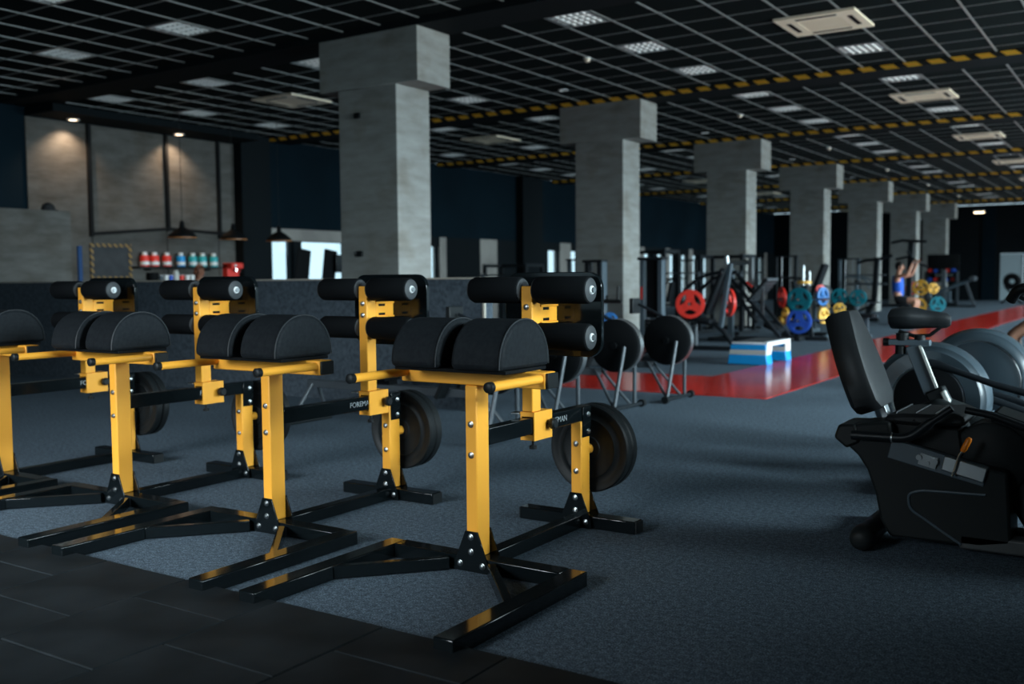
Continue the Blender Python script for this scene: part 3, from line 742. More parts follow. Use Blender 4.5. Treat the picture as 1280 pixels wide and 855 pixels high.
# shelf and tubs
SHZ = 1.47
sh = thing('wall_shelf', (XL + 0.03, 12.85, SHZ - 0.045), 'black wall shelf carrying the row of coloured tubs behind the bar', 'shelf')
obj('shelf_board', B(0, 0.24, -1.0, 1.0, 0, 0.04), 'black', sh, 0.003)
for yy in (-0.7, 0.7): obj('shelf_bracket', B(0, 0.2, yy - 0.012, yy + 0.012, -0.04, 0), 'black', sh)
def tub(y, colr, label, h=0.27, r=0.085):
    t = thing('supplement_tub', (XL + 0.15, y, SHZ - 0.004), label, 'tub', 'supplement tubs on the bar shelf')
    obj('jar', MB().lathe([(0, 0), (r * 0.95, 0), (r, 0.01), (r, h * 0.68), (r * 0.9, h * 0.75), (r * 0.5, h * 0.78), (0, h * 0.78)], (0, 0, 0), (0, 0, 1), 20), colr, t)
    obj('lid', MB().lathe([(0, h * 0.78), (r * 0.55, h * 0.78), (r * 0.55, h), (0, h)], (0, 0, 0), (0, 0, 1), 20), 'white', t)
    obj('label_band', MB().lathe([(r + 0.001, h * 0.10), (r + 0.002, h * 0.10), (r + 0.002, h * 0.34), (r + 0.001, h * 0.34)], (0, 0, 0), (0, 0, 1), 20), 'white', t)
TB = [(12.07, 'red', 'leftmost red tub'), (12.29, 'red', 'second red tub from left'), (12.57, 'red', 'third red tub from left'), (12.90, 'lightblue', 'only plain blue tub, middle of the row'),
      (13.19, 'teal_jar', 'first teal tub, next to the blue one'), (13.43, 'teal_jar', 'second teal tub'), (13.71, 'teal_jar', 'rightmost teal tub')]
for y, c, lb in TB: tub(y, c, lb + ' on the black wall shelf behind the bar')
# things on the counter
def on_counter(name, y, label, cat): return thing(name, (-14.55, y, CT), label, cat)
t = on_counter('dark_bowl', 10.95, 'dark round bowl on the bar counter below the notice board', 'bowl')
obj('bowl_body', MB().lathe([(0, 0), (0.07, 0), (0.11, 0.08), (0.10, 0.17), (0.085, 0.17), (0.095, 0.08), (0.06, 0.012), (0, 0.012)], (0, 0, 0), (0, 0, 1), 20), 'matte', t)
t = on_counter('steel_bottle', 11.44, 'pale grey bottle on the bar counter under the tub shelf', 'bottle')
obj('bottle_body', MB().lathe([(0, 0), (0.05, 0), (0.05, 0.17), (0.025, 0.21), (0, 0.21)], (0, 0, 0), (0, 0, 1)), 'lightgrey', t); obj('cap', MB().cyl((0, 0, 0.21), (0, 0, 0.24), 0.025), 'black', t)
for k, (y, c, lb) in enumerate(((11.13, 'frame_grey', 'blue-grey cup, leftmost on the bar counter'), (11.23, 'white', 'white cup next to the blue-grey cup on the counter'), (11.33, 'blue', 'dark blue cup left of the grey bottle'),
                                (11.56, 'red', 'small red cup right of the grey bottle'), (11.68, 'white', 'white cup right beside the small red cup'), (11.79, 'white', 'white cup left of the brown-haired person'))):
    t = on_counter('cup', y, lb, 'cup'); t['group'] = 'cups on the bar counter'
    obj('cup_body', MB().lathe([(0, 0), (0.032, 0), (0.042, 0.12), (0.038, 0.12), (0.029, 0.008), (0, 0.008)], (0, 0, 0), (0, 0, 1), 16), c, t)
    obj('cup_rim', MB().lathe([(0.038, 0.119), (0.044, 0.119), (0.044, 0.126), (0.038, 0.126), (0.038, 0.119)], (0, 0, 0), (0, 0, 1), 16), 'white', t)
t = on_counter('coffee_machine', 12.72, 'red coffee machine at the right end of the bar', 'coffee machine')
obj('body', B(-0.13, 0.02, -0.14, 0.14, 0, 0.34), 'red', t, 0.02); obj('head', B(-0.13, 0.14, -0.14, 0.14, 0.24, 0.35), 'red', t, 0.02)
obj('drip_tray', B(-0.1, 0.15, -0.12, 0.12, 0, 0.03), 'chrome', t, 0.004); obj('group_head', MB().cyl((0.08, 0, 0.24), (0.08, 0, 0.19), 0.035).cyl((0.08, 0, 0.2), (0.22, 0, 0.19), 0.012), 'chrome', t)
obj('knob', MB().cyl((0.14, -0.07, 0.30), (0.17, -0.07, 0.30), 0.022), 'white', t)
# pendant lamps
for (y, x, lb) in ((11.64, -14.6, 'left black pendant lamp on a long cord over the bar'), (12.80, -14.6, 'middle black pendant lamp over the red coffee machine'), (13.95, -14.6, 'right black pendant lamp in front of the far windows')):
    t = thing('pendant_lamp', (x, y, 1.94), lb, 'pendant lamp', 'black pendant lamps over the bar')
    obj('cord', MB().cyl((0, 0, 0.3), (0, 0, ZC - 1.945), 0.006, n=6), 'black', t)
    obj('lamp_shade', MB().lathe([(0.245, 0), (0.235, 0.055), (0.12, 0.15), (0.05, 0.19), (0.035, 0.30), (0, 0.30), (0, 0.295), (0.03, 0.29), (0.045, 0.185), (0.115, 0.143), (0.228, 0.05), (0.238, 0)], (0, 0, 0), (0, 0, 1), 28), 'matte', t)
    obj('rim', MB().lathe([(0.238, 0.0), (0.247, 0.0), (0.247, 0.012), (0.238, 0.012), (0.238, 0.0)], (0, 0, 0), (0, 0, 1), 28), 'lamp_inner', t)
    obj('bulb', MB().sphere((0, 0, 0.07), 0.035), 'bulb', t)
#PART2
# ------------------------------------------------------------------ world-coordinate parts of one thing
class G:
    """a thing whose parts are written in room coordinates"""
    def __init__(s, name, loc, label, cat, group=None):
        s.o = thing(name, loc, label, cat, group); s.l = Vector(loc)
    def part(s, name, mb, material, parent=None, bevel=0.0):
        mb.v = [tuple(Vector(v) - s.l) for v in mb.v]
        return obj(name, mb, material, parent or s.o, bevel)
def fillet(pts, k=3):
    """round the corners of a tube path"""
    pts = [Vector(p) for p in pts]; out = [pts[0]]
    for a, b_, c in zip(pts, pts[1:], pts[2:]):
        d = min((a - b_).length, (c - b_).length) * 0.4
        p0 = b_ + (a - b_).normalized() * d; p1 = b_ + (c - b_).normalized() * d
        for i in range(k + 1):
            t = i / k; out.append(p0 * (1 - t) ** 2 + b_ * 2 * t * (1 - t) + p1 * t * t)
    return out + [pts[-1]]

# ------------------------------------------------------------------ recumbent bike, right foreground
rb = G('recumbent_bike', (-0.6, 4.65, 0), 'dark recumbent exercise bike with tall padded backrest, right foreground', 'exercise bike')
side = [(-1.20, 0.47), (-1.185, 0.505), (-1.10, 0.525), (-0.99, 0.54), (-0.97, 0.46), (-0.66, 0.385), (-0.52, 0.36), (-0.50, 0.06), (-0.62, 0.035), (-0.98, 0.035), (-1.02, 0.10), (-1.045, 0.22), (-1.08, 0.32), (-1.12, 0.38), (-1.17, 0.425)]
rb.part('rear_shell', MB().prism(side, 'y', 4.50, 4.74), 'bikebody', None, 0.012)
rb.part('shell_cap', MB().prism([(-1.225, 0.455), (-1.205, 0.515), (-1.13, 0.52), (-1.11, 0.44), (-1.17, 0.41)], 'y', 4.488, 4.752), 'black', None, 0.012)
rb.part('trim_line', MB().tube(fillet([(-0.69, 4.497, 0.04), (-0.90, 4.497, 0.17), (-0.905, 4.497, 0.235), (-0.85, 4.497, 0.255), (-0.60, 4.497, 0.262)], 5), 0.006, 8), 'frame_grey')
rb.part('rear_stabilizer', MB().lathe([(0, 0), (0.026, 0), (0.042, 0.012), (0.052, 0.04), (0.055, 0.08), (0.050, 0.10), (0.045, 0.62), (0.055, 0.66), (0.05, 0.72), (0, 0.72)], (-1.055, 4.28, 0.056), (-1.055, 5.28, 0.056), 24), 'bikebody')
rb.part('base_rail', MB().box(-0.70, 0.75, 4.50, 4.60, 0.02, 0.085).box(-0.70, 0.75, 4.66, 4.76, 0.02, 0.085), 'bike_rail', None, 0.01)
rb.part('front_stabilizer', B(0.70, 0.80, 4.35, 4.95, 0.0, 0.08), 'black', None, 0.02)
rb.part('seat_rail', MB().bar((-0.985, 4.515, 0.425), (-0.60, 4.515, 0.335), 0.04, 0.085), 'frame_grey', None, 0.004)
rb.part('rail_clamp', MB().bar((-0.765, 4.50, 0.385), (-0.60, 4.50, 0.345), 0.05, 0.062), 'alu', None, 0.004)
rb.part('clamp_hardware', MB().bar((-0.86, 4.492, 0.395), (-0.79, 4.492, 0.378), 0.02, 0.05).cyl((-0.80, 4.49, 0.385), (-0.80, 4.475, 0.385), 0.016).cyl((-0.86, 4.49, 0.40), (-0.86, 4.472, 0.40), 0.012).cyl((-0.825, 4.49, 0.378), (-0.825, 4.475, 0.378), 0.008), 'steel')
lv = rb.part('lever', MB().tube(fillet([(-0.725, 4.465, 0.335), (-0.715, 4.465, 0.36), (-0.70, 4.465, 0.425), (-0.685, 4.465, 0.445)]), 0.006, 8), 'steel')
rb.part('lever_grip', MB().lathe([(0, 0), (0.010, 0.002), (0.013, 0.02), (0.012, 0.06), (0.007, 0.068), (0, 0.068)], (-0.688, 4.465, 0.44), (-0.655, 4.465, 0.51), 12, False), 'orange', lv)
# slide block under the seat
rb.part('seat_carriage', MB().prism([(-1.03, 0.44), (-1.03, 0.53), (-0.72, 0.52), (-0.70, 0.40), (-0.80, 0.37)], 'y', 4.58, 4.86), 'black', None, 0.01)
seat = MB()
seat.prism([(-1.03, 0.525), (-1.02, 0.56), (-0.95, 0.572), (-0.84, 0.575), (-0.74, 0.585), (-0.69, 0.565), (-0.70, 0.53), (-0.86, 0.52)], 'y', 4.56, 4.95, True)
sp = rb.part('seat_cushion', seat, 'bike_vinyl', None, 0.02)
for k in range(4):
    rb.part('seam', MB().tube([(-0.98 + 0.08 * k, 4.558, 0.545), (-0.98 + 0.08 * k, 4.60, 0.572 + 0.002 * k), (-0.98 + 0.08 * k, 4.93, 0.571 + 0.002 * k)], 0.004, 6), 'piping', sp)
rb.part('seat_handle', MB().tube(fillet([(-1.14, 4.47, 0.475), (-0.90, 4.47, 0.478), (-0.82, 4.47, 0.55), (-0.73, 4.47, 0.62)], 4), [0.020] * 9 + [0.014] * 3, 12), 'frame_dark')
rb.part('handle_ring', MB().cyl((-0.972, 4.47, 0.477), (-0.966, 4.47, 0.477), 0.023, n=16), 'alu')
# backrest: pear outline in (width, height), leaning back
nb = 26; ring0 = []; ring1 = []
ax_up = Vector((-0.17, 0, 0.455)).normalized(); ax_n = Vector((ax_up.z, 0, -ax_up.x))
def back_outline(t):   # half width by height fraction
    return 0.105 + 0.085 * (1 - min(1, abs(t - 0.28) / 0.62) ** 2) if t < 0.95 else 0.11
prof = []
H_ = 0.475
for k in range(13):
    t = k / 12; w_ = back_outline(t)
    if k == 0: w_ *= 0.72
    if k == 12: w_ *= 0.75
    prof.append((w_, t * H_))
outl = [(w_, u_) for w_, u_ in prof] + [(-w_, u_) for w_, u_ in reversed(prof)]
base = Vector((-1.10, 4.75, 0.56))
mb = MB(); nn = len(outl)
for th, sc in ((-0.062, 0.90), (-0.040, 1.0), (0.030, 1.0), (0.055, 0.92), (0.063, 0.75)):
    for w_, u_ in outl:
        mb.v.append(tuple(base + Vector((0, 1, 0)) * (w_ * sc) + ax_up * (H_ / 2 + (u_ - H_ / 2) * (1 - (1 - sc) * 0.5)) + ax_n * th))
for q in range(4):
    for k in range(nn):
        j = (k + 1) % nn; mb.f.append((q * nn + k, q * nn + j, (q + 1) * nn + j, (q + 1) * nn + k)); mb.sm.append(True)
mb.f.append(tuple(range(nn))[::-1]); mb.sm.append(False); mb.f.append(tuple(range(4 * nn, 5 * nn))); mb.sm.append(False)
rb.part('backrest', mb, 'bike_vinyl')
rb.part('back_post', MB().bar((-1.12, 4.75, 0.70), (-1.02, 4.75, 0.44), 0.07, 0.03), 'alu', None, 0.004)
# crank housing in the middle and the front body
rb.part('crank_cover', MB().lathe([(0, 0.0), (0.142, 0.0), (0.152, 0.008), (0.152, 0.22), (0, 0.22)], (-0.60, 4.59, 0.40), (-0.60, 5.59, 0.40), 40), 'bikebody')
front = [(-0.60, 0.60), (-0.40, 0.535), (-0.10, 0.50), (0.15, 0.60), (0.32, 0.62), (0.42, 0.50), (0.46, 0.10), (-0.45, 0.08), (-0.52, 0.20), (-0.62, 0.40)]
rb.part('front_shell', MB().prism(front, 'y', 4.62, 4.88), 'bikebody', None, 0.02)
rb.part('side_bar', MB().tube([(-0.70, 4.60, 0.60), (-0.60, 4.60, 0.585), (-0.30, 4.60, 0.48), (0.10, 4.60, 0.40)], 0.016, 10), 'frame_dark')
rb.part('crank', MB().cyl((0.0, 4.54, 0.34), (0.0, 4.96, 0.34), 0.02).bar((0.0, 4.56, 0.34), (0.15, 4.56, 0.28), 0.02, 0.03).bar((0.0, 4.94, 0.34), (-0.15, 4.94, 0.40), 0.02, 0.03), 'steel')
for px_, py_, pz_ in ((0.15, 4.50, 0.28), (-0.15, 5.0, 0.40)): rb.part('pedal', B(px_ - 0.05, px_ + 0.05, py_ - 0.05, py_ + 0.05, pz_ - 0.015, pz_ + 0.015), 'black', None, 0.005)
rb.part('console_mast', MB().tube([(0.22, 4.75, 0.55), (0.18, 4.75, 0.90), (0.12, 4.75, 1.08)], 0.035, 14), 'frame_dark')
rb.part('console', MB().bar((0.08, 4.75, 1.02), (0.14, 4.75, 1.24), 0.30, 0.05, (1, 0, 0)), 'black', None, 0.01)
for sy in (-1, 1):
    rb.part('handlebar', MB().tube(fillet([(0.12, 4.75 + sy * 0.05, 1.04), (-0.10, 4.75 + sy * 0.22, 1.06), (-0.36, 4.75 + sy * 0.25, 1.13), (-0.50, 4.75 + sy * 0.22, 1.12), (-0.53, 4.75 + sy * 0.19, 1.07)], 4), 0.021, 12), 'black')

# ------------------------------------------------------------------ upright bike behind it
ub = G('upright_bike', (-0.75, 5.75, 0), 'upright exercise bike with black saddle on chrome post, behind the backrest', 'exercise bike')
yc = 5.75
sd = MB()
rings = [(-1.27, 0.055, 0.945, 0.03), (-1.255, 0.10, 0.95, 0.045), (-1.20, 0.115, 0.955, 0.05), (-1.14, 0.095, 0.955, 0.048), (-1.08, 0.055, 0.948, 0.04), (-1.02, 0.035, 0.944, 0.036), (-0.975, 0.028, 0.94, 0.034), (-0.955, 0.016, 0.935, 0.02)]
k0 = 14
for x, hw, zc, hh in rings:
    for k in range(k0):
        t = 2 * PI * k / k0; c_, s_ = math.cos(t), math.sin(t)
        sd.v.append((x, yc + hw * c_, zc + (hh * s_ if s_ > 0 else hh * 1.5 * s_)))
for q in range(len(rings) - 1):
    for k in range(k0):
        j = (k + 1) % k0; sd.f.append((q * k0 + k, q * k0 + j, (q + 1) * k0 + j, (q + 1) * k0 + k)); sd.sm.append(True)
sd.f.append(tuple(range(k0))); sd.sm.append(True); sd.f.append(tuple(range((len(rings) - 1) * k0, len(rings) * k0))); sd.sm.append(True)
ub.part('saddle', sd, 'bike_vinyl')
ub.part('saddle_rail', MB().tube([(-1.22, yc, 0.87), (-1.14, yc, 0.845), (-1.06, yc, 0.85), (-1.00, yc, 0.90)], 0.010, 8).cyl((-1.20, yc, 0.86), (-1.20, yc, 0.82), 0.035).cyl((-1.11, yc, 0.85), (-1.11, yc, 0.82), 0.03), 'black')
ub.part('slider', B(-1.27, -1.055, yc - 0.03, yc + 0.03, 0.792, 0.825), 'frame_grey', None, 0.004)
ub.part('height_knob', MB().cyl((-1.21, yc, 0.79), (-1.21, yc, 0.745), 0.028, n=16), 'black')
ub.part('slide_knob', MB().cyl((-1.27, yc, 0.808), (-1.30, yc, 0.808), 0.022), 'black')
ub.part('seat_post', MB().bar((-1.145, yc, 0.795), (-1.045, yc, 0.54), 0.055, 0.075, (1, 0, 0)), 'frame_grey', None, 0.004)
ub.part('post_highlight', MB().bar((-1.105, yc - 0.02, 0.795), (-1.005, yc - 0.02, 0.54), 0.03, 0.012, (1, 0, 0)), 'lightgrey')  # bright window-side highlight of the chrome post, painted as a light-grey strip
ub.part('post_collar', MB().bar((-1.03, yc, 0.56), (-0.965, yc, 0.43), 0.09, 0.10, (1, 0, 0)), 'black', None, 0.01)
ub.part('collar_face', MB().bar((-0.985, yc - 0.03, 0.555), (-0.925, yc - 0.03, 0.43), 0.04, 0.03, (1, 0, 0)), 'lightgrey', None, 0.008)
body = [(-1.28, 0.12), (-1.22, 0.30), (-1.12, 0.46), (-1.0, 0.52), (-0.86, 0.47), (-0.70, 0.40), (-0.45, 0.42), (-0.20, 0.62), (0.05, 0.66), (0.18, 0.52), (0.22, 0.25), (0.12, 0.08), (-1.2, 0.08)]
ub.part('body_shell', MB().prism(body, 'y', yc - 0.11, yc + 0.11), 'bikebody', None, 0.03)
ub.part('flywheel_cover', MB().lathe([(0, 0), (0.20, 0), (0.23, 0.02), (0.23, 0.06), (0, 0.06)], (-0.15, yc - 0.17, 0.34), (-0.15, yc + 1, 0.34), 36), 'bikebody')
for xx in (-1.22, 0.16): ub.part('stabilizer', MB().cyl((xx, yc - 0.28, 0.04), (xx, yc + 0.28, 0.04), 0.04), 'black')
ub.part('handlebar_mast', MB().bar((0.0, yc, 0.6), (0.10, yc, 1.12), 0.06, 0.08, (1, 0, 0)), 'frame_dark', None, 0.006)
ub.part('console', MB().bar((0.08, yc, 1.10), (0.14, yc, 1.30), 0.26, 0.05, (1, 0, 0)), 'black', None, 0.01)
for sy in (-1, 1): ub.part('handlebar', MB().tube(fillet([(0.08, yc, 1.10), (0.06, yc + sy * 0.22, 1.10), (-0.20, yc + sy * 0.24, 1.12)], 4), 0.017, 10), 'black')
ub.part('crank', MB().cyl((-0.50, yc - 0.2, 0.30), (-0.50, yc + 0.2, 0.30), 0.018).bar((-0.5, yc - 0.19, 0.3), (-0.38, yc - 0.19, 0.20), 0.02, 0.03).bar((-0.5, yc + 0.19, 0.3), (-0.62, yc + 0.19, 0.40), 0.02, 0.03), 'steel')
for px_, py_, pz_ in ((-0.38, yc - 0.25, 0.20), (-0.62, yc + 0.25, 0.40)): ub.part('pedal', B(px_ - 0.05, px_ + 0.05, py_ - 0.05, py_ + 0.05, pz_ - 0.015, pz_ + 0.015), 'black', None, 0.005)

# ------------------------------------------------------------------ elliptical trainers with round drive housings
def elliptical(cx, cy, R, zc, label, disc_r):
    g = G('elliptical_trainer', (cx + 0.5, cy + 0.1, 0), label, 'elliptical trainer', 'grey elliptical trainers in a row')
    g.part('drive_housing', MB().lathe([(0, 0.010), (disc_r, 0.010), (disc_r + 0.008, 0.0), (R * 0.86, 0.005), (R * 0.90, 0.02), (R * 0.95, 0.028), (R * 0.985, 0.06), (R, 0.10), (R, 0.16), (R * 0.97, 0.21), (R * 0.90, 0.24), (0, 0.25)], (cx, cy, zc), (cx, cy + 1, zc), 64), 'shell')
    g.part('side_disc', MB().lathe([(0, 0.0), (disc_r - 0.012, 0.0), (disc_r - 0.006, 0.004), (disc_r - 0.006, 0.012)], (cx, cy + 0.004, zc), (cx, cy + 1, zc), 64), 'matte' if disc_r < 0.24 else 'shell_disc')
    g.part('disc_rim', MB().lathe([(disc_r - 0.006, 0.0), (disc_r, -0.003), (disc_r + 0.004, 0.0)], (cx, cy + 0.006, zc), (cx, cy + 1, zc), 64), 'steel')
    g.part('base_frame', MB().box(cx - 0.15, cx + 1.55, cy + 0.06, cy + 0.18, 0.02, 0.10).box(cx - 0.12, cx + 0.12, cy + 0.06, cy + 0.18, 0.10, zc - R + 0.06), 'frame_dark', None, 0.01)
    for xx in (cx - 0.12, cx + 1.5): g.part('stabilizer', B(xx - 0.05, xx + 0.05, cy - 0.18, cy + 0.42, 0.0, 0.05), 'black', None, 0.01)
    for sy, dz in ((-0.10, 0.22), (0.34, 0.12)):
        ar = g.part('pedal_arm', MB().tube([(cx + 0.02, cy + sy, zc + 0.18 - dz), (cx + 0.25, cy + sy, zc + 0.12 - dz), (cx + 0.55, cy + sy, zc + 0.02 - dz), (cx + 1.2, cy + sy, zc - 0.17 - dz)], 0.023, 12), 'frame_dark')
        g.part('pedal', MB().box(cx + 0.55, cx + 0.90, cy + sy - 0.08, cy + sy + 0.08, zc - 0.06 - dz, zc - 0.03 - dz), 'black', ar, 0.006)
    for k in range(4):
        g.part('vent_rib', B(cx + R * 0.75, cx + R * 1.02, cy + 0.03, cy + 0.16, zc - 0.16 + 0.03 * k, zc - 0.148 + 0.03 * k), 'shell')
    g.part('mast', MB().tube([(cx + 1.35, cy + 0.12, 0.08), (cx + 1.25, cy + 0.12, 0.9), (cx + 1.15, cy + 0.12, 1.45)], 0.04, 14), 'frame_dark')
    g.part('console', MB().bar((cx + 1.12, cy + 0.12, 1.36), (cx + 1.2, cy + 0.12, 1.62), 0.34, 0.06, (1, 0, 0)), 'black', None, 0.01)
    for sy in (-1, 1): g.part('moving_handle', MB().tube([(cx + 1.2, cy + 0.12 + sy * 0.24, zc - 0.17), (cx + 1.1, cy + 0.12 + sy * 0.26, 1.0), (cx + 0.95, cy + 0.12 + sy * 0.26, 1.55)], 0.018, 10), 'frame_dark')
    return g
e1 = elliptical(-1.16, 6.25, 0.335, 0.44, 'nearer grey elliptical trainer, round housing behind the bike saddle', 0.20)
e2 = elliptical(-1.02, 7.10, 0.345, 0.475, 'farther grey elliptical trainer, large round disc at the right edge', 0.265)
e1.part('rear_grip', MB().tube([(-1.13, 6.12, 0.665), (-1.08, 6.12, 0.66), (-0.96, 6.12, 0.62), (-0.78, 6.12, 0.56), (-0.50, 6.12, 0.49)], [0.030, 0.026, 0.018, 0.020, 0.022], 12), 'frame_dark')

# ------------------------------------------------------------------ weight plates with spoked faces
def spoked(r, th=0.05, n=28):
    mb = MB()
    mb.lathe([(r * 0.74, 0.0), (r, 0.004), (r, th - 0.004), (r * 0.74, th), (r * 0.74, 0.0)], (0, 0, 0), (0, 1, 0), n)
    mb.lathe([(0.026, 0.004), (r * 0.40, 0.0), (r * 0.40, th), (0.026, th - 0.004), (0.026, 0.004)], (0, 0, 0), (0, 1, 0), n)
    for k in range(3):
        t = k * 2 * PI / 3 + PI / 2
        mb.bar((r * 0.30 * math.cos(t), th / 2, r * 0.30 * math.sin(t)), (r * 0.80 * math.cos(t), th / 2, r * 0.80 * math.sin(t)), th * 0.8, r * 0.55, (-math.sin(t), 0, math.cos(t)))
    return mb
PC = {}
def wplate(x, y, z, r, col, label, rz=0.0, rx=0.0, th=0.05):
    key = (r, col, th)
    if key not in PC:
        me = spoked(r, th).mesh('weight_plate'); smooth_by_angle(me); me.materials.append(M[col]); PC[key] = me
    o = put(bpy.data.objects.new('weight_plate', PC[key])); o.location = (x, y, z); o.rotation_euler = (rx, 0, rz)
    return tag(o, label, 'weight plate', 'coloured weight plates on the machines and racks')

# ------------------------------------------------------------------ strength machines in the middle distance
def stack_tower(x, y, w, h, label, fcol='frame_grey', seat=True, dirx=1):
    g = G('weight_machine', (x, y, 0), label, 'weight machine', 'weight stack machines')
    for sx in (-1, 1): g.part('post', B(x + sx * w / 2 - 0.035, x + sx * w / 2 + 0.035, y - 0.06, y + 0.06, 0, h - 0.04), fcol, None, 0.006)
    g.part('top_cap', B(x - w / 2 - 0.06, x + w / 2 + 0.06, y - 0.09, y + 0.09, h - 0.04, h), 'frame_dark', None, 0.01)
    g.part('base', B(x - w / 2 - 0.1, x + w / 2 + 0.1, y - 0.3, y + 0.12, 0, 0.06), 'frame_dark', None, 0.01)
    for k in range(10): g.part('stack_plate', B(x - w / 2 + 0.045, x + w / 2 - 0.045, y - 0.05, y + 0.05, 0.08 + k * 0.05, 0.124 + k * 0.05), 'black')
    for sx in (-1, 1): g.part('guide_rod', MB().cyl((x + sx * w * 0.2, y, 0.06), (x + sx * w * 0.2, y, h - 0.04), 0.012, n=8), 'steel')
    if seat:
        sx = x + dirx * 0.55
        g.part('seat_frame', MB().bar((x, y - 0.2, 0.05), (sx + dirx * 0.3, y - 0.2, 0.05), 0.07, 0.06).bar((sx, y - 0.2, 0.05), (sx, y - 0.2, 0.45), 0.06, 0.06), fcol, None, 0.004)
        g.part('seat', B(sx - 0.2, sx + 0.2, y - 0.38, y - 0.02, 0.45, 0.52), 'vinyl', None, 0.02)
        g.part('backrest', MB().bar((sx - dirx * 0.18, y - 0.2, 0.55), (sx - dirx * 0.28, y - 0.2, 1.05), 0.32, 0.08, (1, 0, 0)), 'vinyl', None, 0.02)
        for yy in (y - 0.48, y + 0.08): g.part('press_arm', MB().tube(fillet([(x, yy, 1.15), (sx, yy, 1.1), (sx + dirx * 0.12, yy, 0.8)]), 0.022, 8), fcol)
    return g
t1 = stack_tower(-6.78, 12.5, 0.20, 1.43, 'narrow dark weight machine in front of the second column', 'frame_dark', False)
t1.part('side_cover', B(-6.655, -6.62, 12.43, 12.57, 0.06, 1.40), 'frame_grey', None, 0.004)
t2 = stack_tower(-6.12, 13.0, 0.28, 1.46, 'grey framed weight machine beside the second column', 'frame_grey', False)
t2.part('sticker', B(-6.275, -6.245, 12.936, 12.9395, 0.86, 1.04), 'red')
t2.part('inner_shroud', B(-6.2, -6.04, 12.97, 13.0, 0.6, 1.42), 'matte')
# lever machine with a small blue plate behind the rowers
lm = G('lever_row_machine', (-6.3, 11.80, 0), 'dark lever machine with black pull handles behind the rower flywheels', 'weight machine')
lm.part('base', B(-6.75, -5.95, 11.65, 11.95, 0, 0.06), 'frame_dark', None, 0.01)
lm.part('post', B(-6.34, -6.26, 11.76, 11.84, 0.06, 0.86), 'greytube', None, 0.005)
lm.part('cross_handle', MB().cyl((-6.48, 11.80, 0.86), (-6.0, 11.80, 0.86), 0.028, n=12), 'black')
for xx, z1 in ((-6.42, 0.98), (-6.22, 0.94), (-6.06, 1.06)): lm.part('handle', MB().cyl((xx, 11.80, 0.86), (xx + 0.01, 11.80, z1), 0.018, n=10), 'black')
lm.part('lever', MB().bar((-6.50, 11.80, 1.02), (-6.52, 11.80, 0.86), 0.05, 0.06).bar((-6.52, 11.80, 0.86), (-6.30, 11.80, 0.66), 0.05, 0.05), 'frame_dark')
lm.part('peg', MB().cyl((-6.12, 11.70, 0.62), (-6.12, 11.90, 0.62), 0.02).bar((-6.30, 11.80, 0.62), (-6.1, 11.80, 0.62), 0.04, 0.04), 'steel')
lm.part('knob', MB().sphere((-6.30, 11.73, 0.70), 0.028), 'red')
wplate(-6.10, 11.65, 0.62, 0.10, 'midblue', 'small light blue plate on the lever machine behind the rowers', 0.3, 0, 0.04)
# plate loaded press with two red plates
pr = G('plate_press', (-5.9, 15.1, 0), 'plate loaded press with a slanted black back pad between two red plates', 'weight machine')
pr.part('base', MB().box(-6.75, -5.6, 15.0, 15.1, 0, 0.07).box(-6.7, -6.6, 14.6, 15.5, 0, 0.07), 'frame_dark', None, 0.01)
pr.part('front_leg', MB().tube([(-6.25, 15.05, 0.46), (-5.98, 15.05, 0.42), (-5.84, 15.05, 0.30), (-5.64, 15.05, 0.03)], 0.042, 10), 'frame_dark')
pr.part('seat', MB().bar((-6.30, 15.05, 0.49), (-6.02, 15.05, 0.46), 0.30, 0.07), 'vinyl', None, 0.02)
pr.part('back_pad', MB().bar((-6.12, 15.05, 0.58), (-5.82, 15.05, 1.30), 0.26, 0.09, (1, 0, 0)), 'vinyl', None, 0.025)
pr.part('back_frame', MB().bar((-5.90, 15.05, 0.36), (-5.74, 15.05, 1.38), 0.07, 0.07, (1, 0, 0)), 'frame_grey', None, 0.006)
pr.part('top_pin', MB().cyl((-5.80, 15.05, 1.34), (-5.80, 15.05, 1.50), 0.035, n=12), 'alu')
for yy in (14.72, 15.38): pr.part('lever_arm', MB().tube(fillet([(-5.75, yy, 1.25), (-6.10, yy, 1.18), (-6.40, yy, 0.95), (-6.45, yy, 0.70)]), 0.03, 8), 'frame_dark')
pr.part('peg', MB().cyl((-6.22, 14.55, 0.75), (-6.22, 15.55, 0.75), 0.024, n=12), 'chrome')
for xx in (-6.45, -6.32): pr.part('rear_leg', MB().cyl((xx, 15.05, 0.03), (xx, 15.05, 0.47), 0.035, n=10), 'greytube')
wplate(-6.21, 14.56, 0.75, 0.225, 'red', 'left red plate on the slanted press machine', 0.25)
wplate(-5.86, 15.24, 0.76, 0.225, 'red', 'right red plate on the slanted press, half hidden by its back pad', -0.75)
# leg press sled
lp = G('leg_press', (-6.1, 17.4, 0), 'dark 45 degree leg press with ribbed foot plate, right of the third column', 'leg press')
lp.part('base', MB().box(-6.9, -5.55, 17.1, 17.2, 0, 0.07).box(-6.9, -5.55, 17.6, 17.7, 0, 0.07).box(-6.95, -6.85, 17.1, 17.7, 0, 0.07), 'frame_dark', None, 0.01)
for yy in (17.15, 17.65): lp.part('guide', MB().bar((-5.62, yy, 0.10), (-6.62, yy, 1.25), 0.06, 0.06), 'frame_dark', None, 0.006)
lp.part('rear_upright', MB().bar((-6.62, 17.4, 0.05), (-6.62, 17.4, 1.32), 0.10, 0.08), 'frame_grey', None, 0.006)
lp.part('top_bar', MB().cyl((-6.62, 17.1, 1.42), (-6.14, 17.1, 1.42), 0.04, n=12).bar((-6.14, 17.1, 1.0), (-6.14, 17.1, 1.50), 0.08, 0.10), 'alu', None)
fp = MB()
